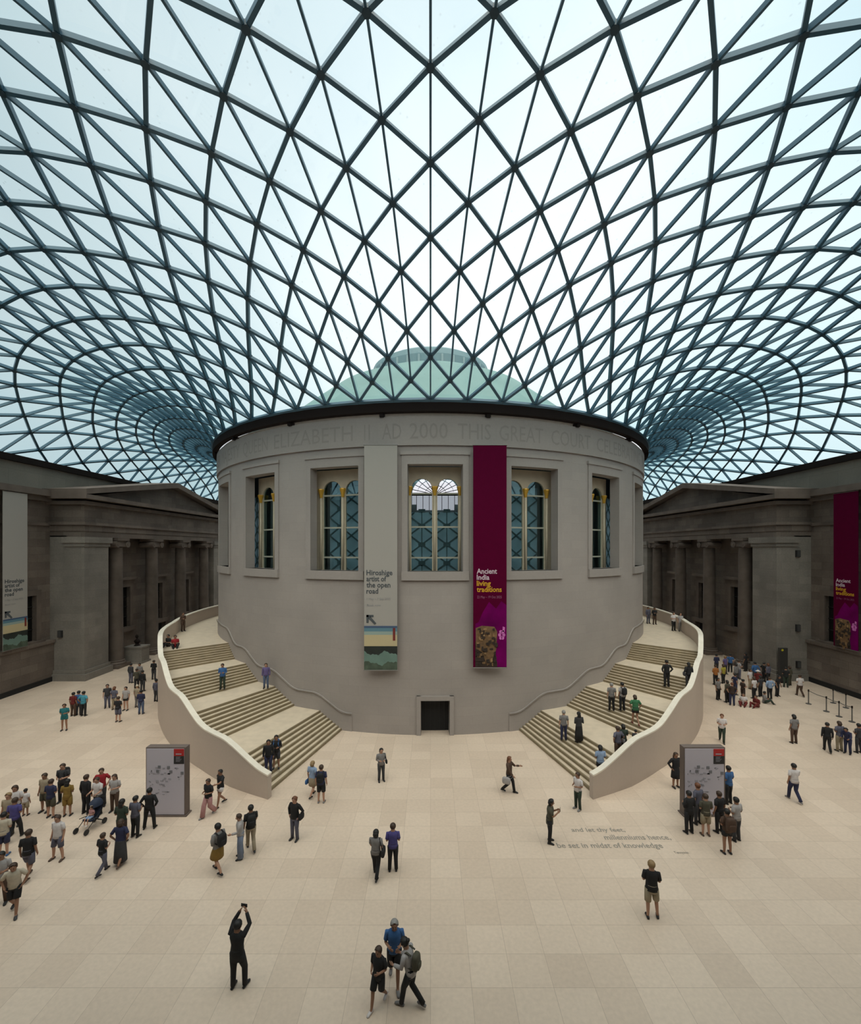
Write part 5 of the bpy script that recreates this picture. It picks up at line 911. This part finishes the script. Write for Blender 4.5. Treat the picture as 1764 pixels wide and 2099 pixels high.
P = p('person in dark top and blue jeans near the left staircase parapet', 289, 1464, 190, 1.60, 'bent', 'stand', 0, ('navy', 'long'), ('trousers', 'jeans'), ('hairblack', 'short'), 't')
P = p('person in pale cap and brown top left of the one in blue jeans', 281, 1450, 170, 1.55, 'down', 'stand', 0, ('beige', 'short'), ('trousers', 'grey'), ('blond', 'short'), 'f', hat=('cream', 'cap'))
P = p('person in grey top at the left of the dark group by the pedestal', 268, 1400, 170, 1.60, 'down', 'stand', 0, ('darkgrey', 'long'), ('trousers', 'slate'), ('hairblack', 'short'), 't')
P = p('person in white collar and dark coat in the dark group by the pedestal', 286, 1400, 0, 1.62, 'bent', 'stand', 0, ('grey', 'long'), ('trousers', 'darkgrey'), ('hairblack', 'short'), 't')
P = p('person in black in the dark group by the pedestal, nearest', 292, 1417, 180, 1.60, 'down', 'stand', 0, ('black', 'long'), ('trousers', 'darkgrey'), ('hairblack', 'short'), 't')
P = p('person in dark olive coat behind the nearest of the group by the pedestal', 280, 1412, 200, 1.58, 'bent', 'stand', 0, ('olive', 'long'), ('trousers', 'black'), ('hairbrown', 'short'), 't')
P = p('person in black standing against the left staircase wall, farther of two', 315, 1393, 180, 1.62, 'bent', 'stand', 0, ('black', 'long'), ('trousers', 'darkgrey'), ('hairbrown', 'short'), 't')
P = p('person in purple-grey half hidden by the left staircase parapet, nearer of two', 320, 1438, 170, 1.60, 'down', 'stand', 0, ('slate', 'long'), ('trousers', 'darkgrey'), ('hairblack', 'short'), 't')
# ---- on the left staircase
P = p('person in black top and navy trousers on the lowest steps of the left staircase', 550, 1585, 15, 1.58, 'down', 'stand', 0, ('black', 'long'), ('trousers', 'navy'), ('hairblack', 'long'), 't')
P = p('person with blue scarf beside the one in navy trousers on the left staircase', 566, 1578, 10, 1.60, 'bent', 'stand', 0, ('black', 'long'), ('shorts', 'darkgrey'), ('hairblack', 'short'), 't'); backpack(P, 'blue', 'blue backpack on the person on the lowest left steps', .9)
P = p('person in blue top on the third flight of the left staircase', 456, 1413, 10, 1.60, 'bent', 'stand', 0, ('blue', 'long'), ('trousers', 'darkgreen'), ('hairblack', 'short'), 't')
P = p('woman in purple top and jeans beside the drum on the left staircase', 545, 1411, 10, 1.60, 'down', 'stand', 0, ('purple', 'long'), ('trousers', 'jeans'), ('hairbrown', 'long'), 'f')
P = p('person in dark brown against the parapet at the top of the left staircase', 375, 1294, 60, 1.60, 'bent', 'stand', 0, ('brown', 'long'), ('trousers', 'brown'), ('hairbrown', 'short'), 't')
P = p('person in red top sitting on the upper steps of the left staircase', 359, 1327, 30, 1.60, 'bent', 'floor', 0, ('red', 'short'), ('trousers', 'black'), ('hairblack', 'short'), 't')
P = p('person in black sitting beside the one in red on the left staircase', 345, 1325, -20, 1.60, 'bent', 'floor', 0, ('black', 'short'), ('trousers', 'black'), ('hairblack', 'short'), 't')
# ---- on the right staircase
P = p('woman in light blue shirt and black shorts on the lowest steps of the right staircase', 1230, 1603, 180, 1.60, 'bent', 'stand', 0, ('lightblue', 'short'), ('hotpants', 'black'), ('hairblack', 'bob'), 't', shoes='brown')
P = p('man in grey shirt and dark trousers, left of two on the first right flight', 1155, 1518, 175, 1.60, 'down', 'stand', 0, ('grey', 'short'), ('trousers', 'navy'), ('greyhair', 'short'), 'f')
P = p('person in long black dress, right of two on the first right flight', 1186, 1522, 185, 1.60, 'bent', 'stand', 0, ('darkgrey', 'long'), ('longskirt', 'black'), ('hairblack', 'long'), 'd')
P = p('man in slate shirt and brown shorts next to the right parapet', 1266, 1558, 200, 1.60, 'hip', 'stand', 0, ('slate', 'short'), ('trousers', 'brown'), ('hairbrown', 'short'), 't'); handbag(P, 'grey', 'grey bag beside the man next to the right parapet', 'R', .9)
P = p('person with black hair in dark green top behind the man by the right parapet', 1277, 1549, 180, 1.50, 'bent', 'stand', 0, ('darkgreen', 'short'), ('trousers', 'black'), ('hairblack', 'bob'), 'f')
P = p('child in dark top leaning on the right parapet', 1302, 1541, 150, 1.05, 'bent', 'stand', 10, ('darkgrey', 'short'), ('trousers', 'black'), ('hairblack', 'short'), 'f')
P = p('man in grey top and black trousers, left of two on the second right flight', 1253, 1458, 170, 1.60, 'down', 'stand', 0, ('grey', 'short'), ('trousers', 'black'), ('greyhair', 'short'), 'f')
P = p('man in grey top with black backpack, right of two on the second right flight', 1275, 1459, 190, 1.60, 'down', 'stand', 0, ('lightgrey', 'short'), ('trousers', 'black'), ('hairblack', 'short'), 't'); backpack(P, 'black', 'black backpack on the man on the second right flight')
P = p('person in green and black with bare legs on the second right flight', 1302, 1487, 175, 1.60, 'hip', 'walk', 6, ('green', 'short'), ('hotpants', 'black'), ('hairbrown', 'bob'), 't', shoes='darkred')
P = p('man all in black, left of two on the third right flight', 1366, 1408, 180, 1.62, 'hip', 'stand', 0, ('black', 'long'), ('trousers', 'black'), ('hairblack', 'short'), 't')
P = p('woman in black coat with bag, right of two on the third right flight', 1411, 1414, 170, 1.55, 'bent', 'stand', 0, ('black', 'long'), ('trousers', 'darkgrey'), ('hairblack', 'long'), 't'); handbag(P, 'darkgrey', 'dark bag of the woman in black near the right parapet', 'L', 1.)
P = p('person in white top on the upper landing of the right staircase', 1380, 1293, 10, 1.58, 'bent', 'stand', 0, ('white', 'short'), ('trousers', 'black'), ('hairbrown', 'short'), 'f')
P = p('person in pale grey top right of the white top on the upper right landing', 1394, 1294, 0, 1.55, 'down', 'stand', 0, ('lightgrey', 'short'), ('trousers', 'grey'), ('hairbrown', 'bob'), 'f')
P = p('person in blue-grey next to the drum on the upper right landing', 1328, 1278, 10, 1.55, 'down', 'stand', 0, ('slate', 'long'), ('trousers', 'slate'), ('hairblack', 'short'), 't')
P = p('person in black top and beige trousers near the drum on the upper right landing', 1341, 1280, 0, 1.58, 'bent', 'stand', 0, ('black', 'long'), ('trousers', 'brown'), ('hairblack', 'short'), 't')
# ---- right side of the court
P = p('man in white shirt and dark green trousers walking by the right staircase wall', 1479, 1521, -30, 1.60, 'bent', 'walk', 0, ('white', 'short'), ('trousers', 'darkgreen'), ('ginger', 'short'), 'f')
P = p('woman in grey top and brown trousers walking away, middle of the right floor', 1627, 1524, 180, 1.62, 'down', 'stand', 0, ('grey', 'short'), ('trousers', 'brown'), ('hairblack', 'bob'), 't')
P = p('person in black coat at the left of the far-right trio', 1695, 1541, 150, 1.58, 'down', 'walk', 0, ('black', 'long'), ('trousers', 'black'), ('hairblack', 'short'), 't')
P = p('person in grey top in the middle of the far-right trio', 1720, 1540, 180, 1.62, 'bent', 'stand', 0, ('slate', 'short'), ('trousers', 'khaki'), ('hairbrown', 'bob'), 't')
P = p('person in navy bending forward in the far-right trio', 1737, 1545, -60, 1.50, 'push', 'stand', 25, ('navy', 'long'), ('trousers', 'navy'), ('hairblack', 'short'), 't')
P = p('person in dark top cut by the right frame edge', 1760, 1544, 180, 1.58, 'bent', 'stand', 0, ('darkgrey', 'short'), ('trousers', 'darkgrey'), ('hairblack', 'short'), 't')
P = p('person in white t-shirt and brown trousers beside the sign pillar', 1639, 1427, 170, 1.60, 'bent', 'walk', 0, ('white', 'short'), ('trousers', 'brown'), ('hairbrown', 'short'), 'f')
# ---- crowd before the right portico
CR = [(1468, 1378, 1.6, 'navy', 'darkgrey', 'hairblack', 'in navy, leftmost at the back of the right crowd'), (1486, 1382, 1.6, 'purple', 'darkgrey', 'blond', 'with fair hair and purple top at the back of the right crowd'), (1496, 1378, 1.62, 'blue', 'black', 'hairblack', 'in blue beside the fair-haired one in the right crowd'),
      (1508, 1400, 1.6, 'grey', 'darkgrey', 'hairblack', 'in mid grey at the centre of the right crowd'), (1514, 1392, 1.6, 'lightgrey', 'slate', 'hairbrown', 'in pale lilac top behind the one in mid grey, right crowd'), (1528, 1376, 1.66, 'black', 'black', 'hairblack', 'tall and all in black at the back of the right crowd'),
      (1547, 1398, 1.64, 'blue', 'darkgrey', 'hairblack', 'in bright blue top at the back right of the crowd'), (1537, 1412, 1.56, 'white', 'beige', 'hairbrown', 'in white with beige trousers in the right crowd'), (1553, 1416, 1.6, 'darkred', 'black', 'hairbrown', 'in dark red with white hat in the right crowd'),
      (1574, 1400, 1.6, 'slate', 'black', 'ginger', 'in slate top by the pier, rear right of the crowd'), (1565, 1397, 1.58, 'black', 'black', 'hairblack', 'in black left of the slate top by the pier'), (1482, 1401, 1.56, 'yellow', 'black', 'hairbrown', 'in yellow-green top in the right crowd'),
      (1466, 1404, 1.6, 'orange', 'black', 'hairbrown', 'in orange top next to the right parapet'), (1471, 1434, 1.58, 'grey', 'black', 'hairblack', 'in grey with black trousers, front left of the right crowd'), (1500, 1446, 1.6, 'darkbrown', 'navy', 'ginger', 'in dark brown coat and blue trousers, front of the right crowd'),
      (1490, 1440, 1.58, 'olive', 'black', 'hairblack', 'in olive coat beside the dark brown coat, front of the right crowd'), (1522, 1437, 1.56, 'darkbrown', 'darkbrown', 'hairblack', 'in dark brown, slim, middle front of the right crowd'), (1545, 1432, 1.58, 'white', 'black', 'hairbrown', 'in white top and black trousers, front of the right crowd'),
      (1577, 1433, 1.6, 'lightblue', 'black', 'hairbrown', 'in light blue shirt, front right of the crowd'), (1592, 1427, 1.58, 'black', 'black', 'hairblack', 'leaning in black, rightmost of the front of the crowd'), (1610, 1409, 1.6, 'black', 'darkgreen', 'hairblack', 'in black directly before the dark sign pillar'),
      (1618, 1405, 1.55, 'olive', 'olive', 'hairbrown', 'in olive right of the one before the sign pillar'), (1506, 1424, 1.58, 'navy', 'navy', 'hairblack', 'in navy between the front and back of the right crowd'), (1558, 1428, 1.56, 'darkgrey', 'black', 'hairblack', 'in dark grey right of the white top in the right crowd')]
for q, (x, y, h, a, b, hc, lb) in enumerate(CR):
    P = p('person '+lb, x, y, (180, 20, 150, -160, 90, 200)[q % 6], h, ('bent', 'down', 'hip', 'down')[q % 4], 'stand', 12 if 'leaning' in lb else 0, (a, 'long' if q % 3 == 0 else 'short'), ('trousers', b), (hc, ('short', 'bob')[q % 2]), 'ft'[q % 2], hat=('white', 'brim') if 'hat' in lb else None)
P = p('person in white and red sitting on the floor before the right crowd', 1523, 1445, -40, 1.55, 'bent', 'floor', 0, ('white', 'short'), ('trousers', 'darkred'), ('hairbrown', 'short'), 'f')
P = p('person in dark red sitting on the floor right of the one in white', 1551, 1449, -70, 1.55, 'bent', 'floor', 10, ('darkred', 'long'), ('trousers', 'darkred'), ('hairbrown', 'short'), 'f')
P = p('person in grey sitting on the floor at the right of the seated three', 1566, 1441, 60, 1.55, 'bent', 'floor', 0, ('grey', 'long'), ('trousers', 'darkgreen'), ('hairblack', 'short'), 't')
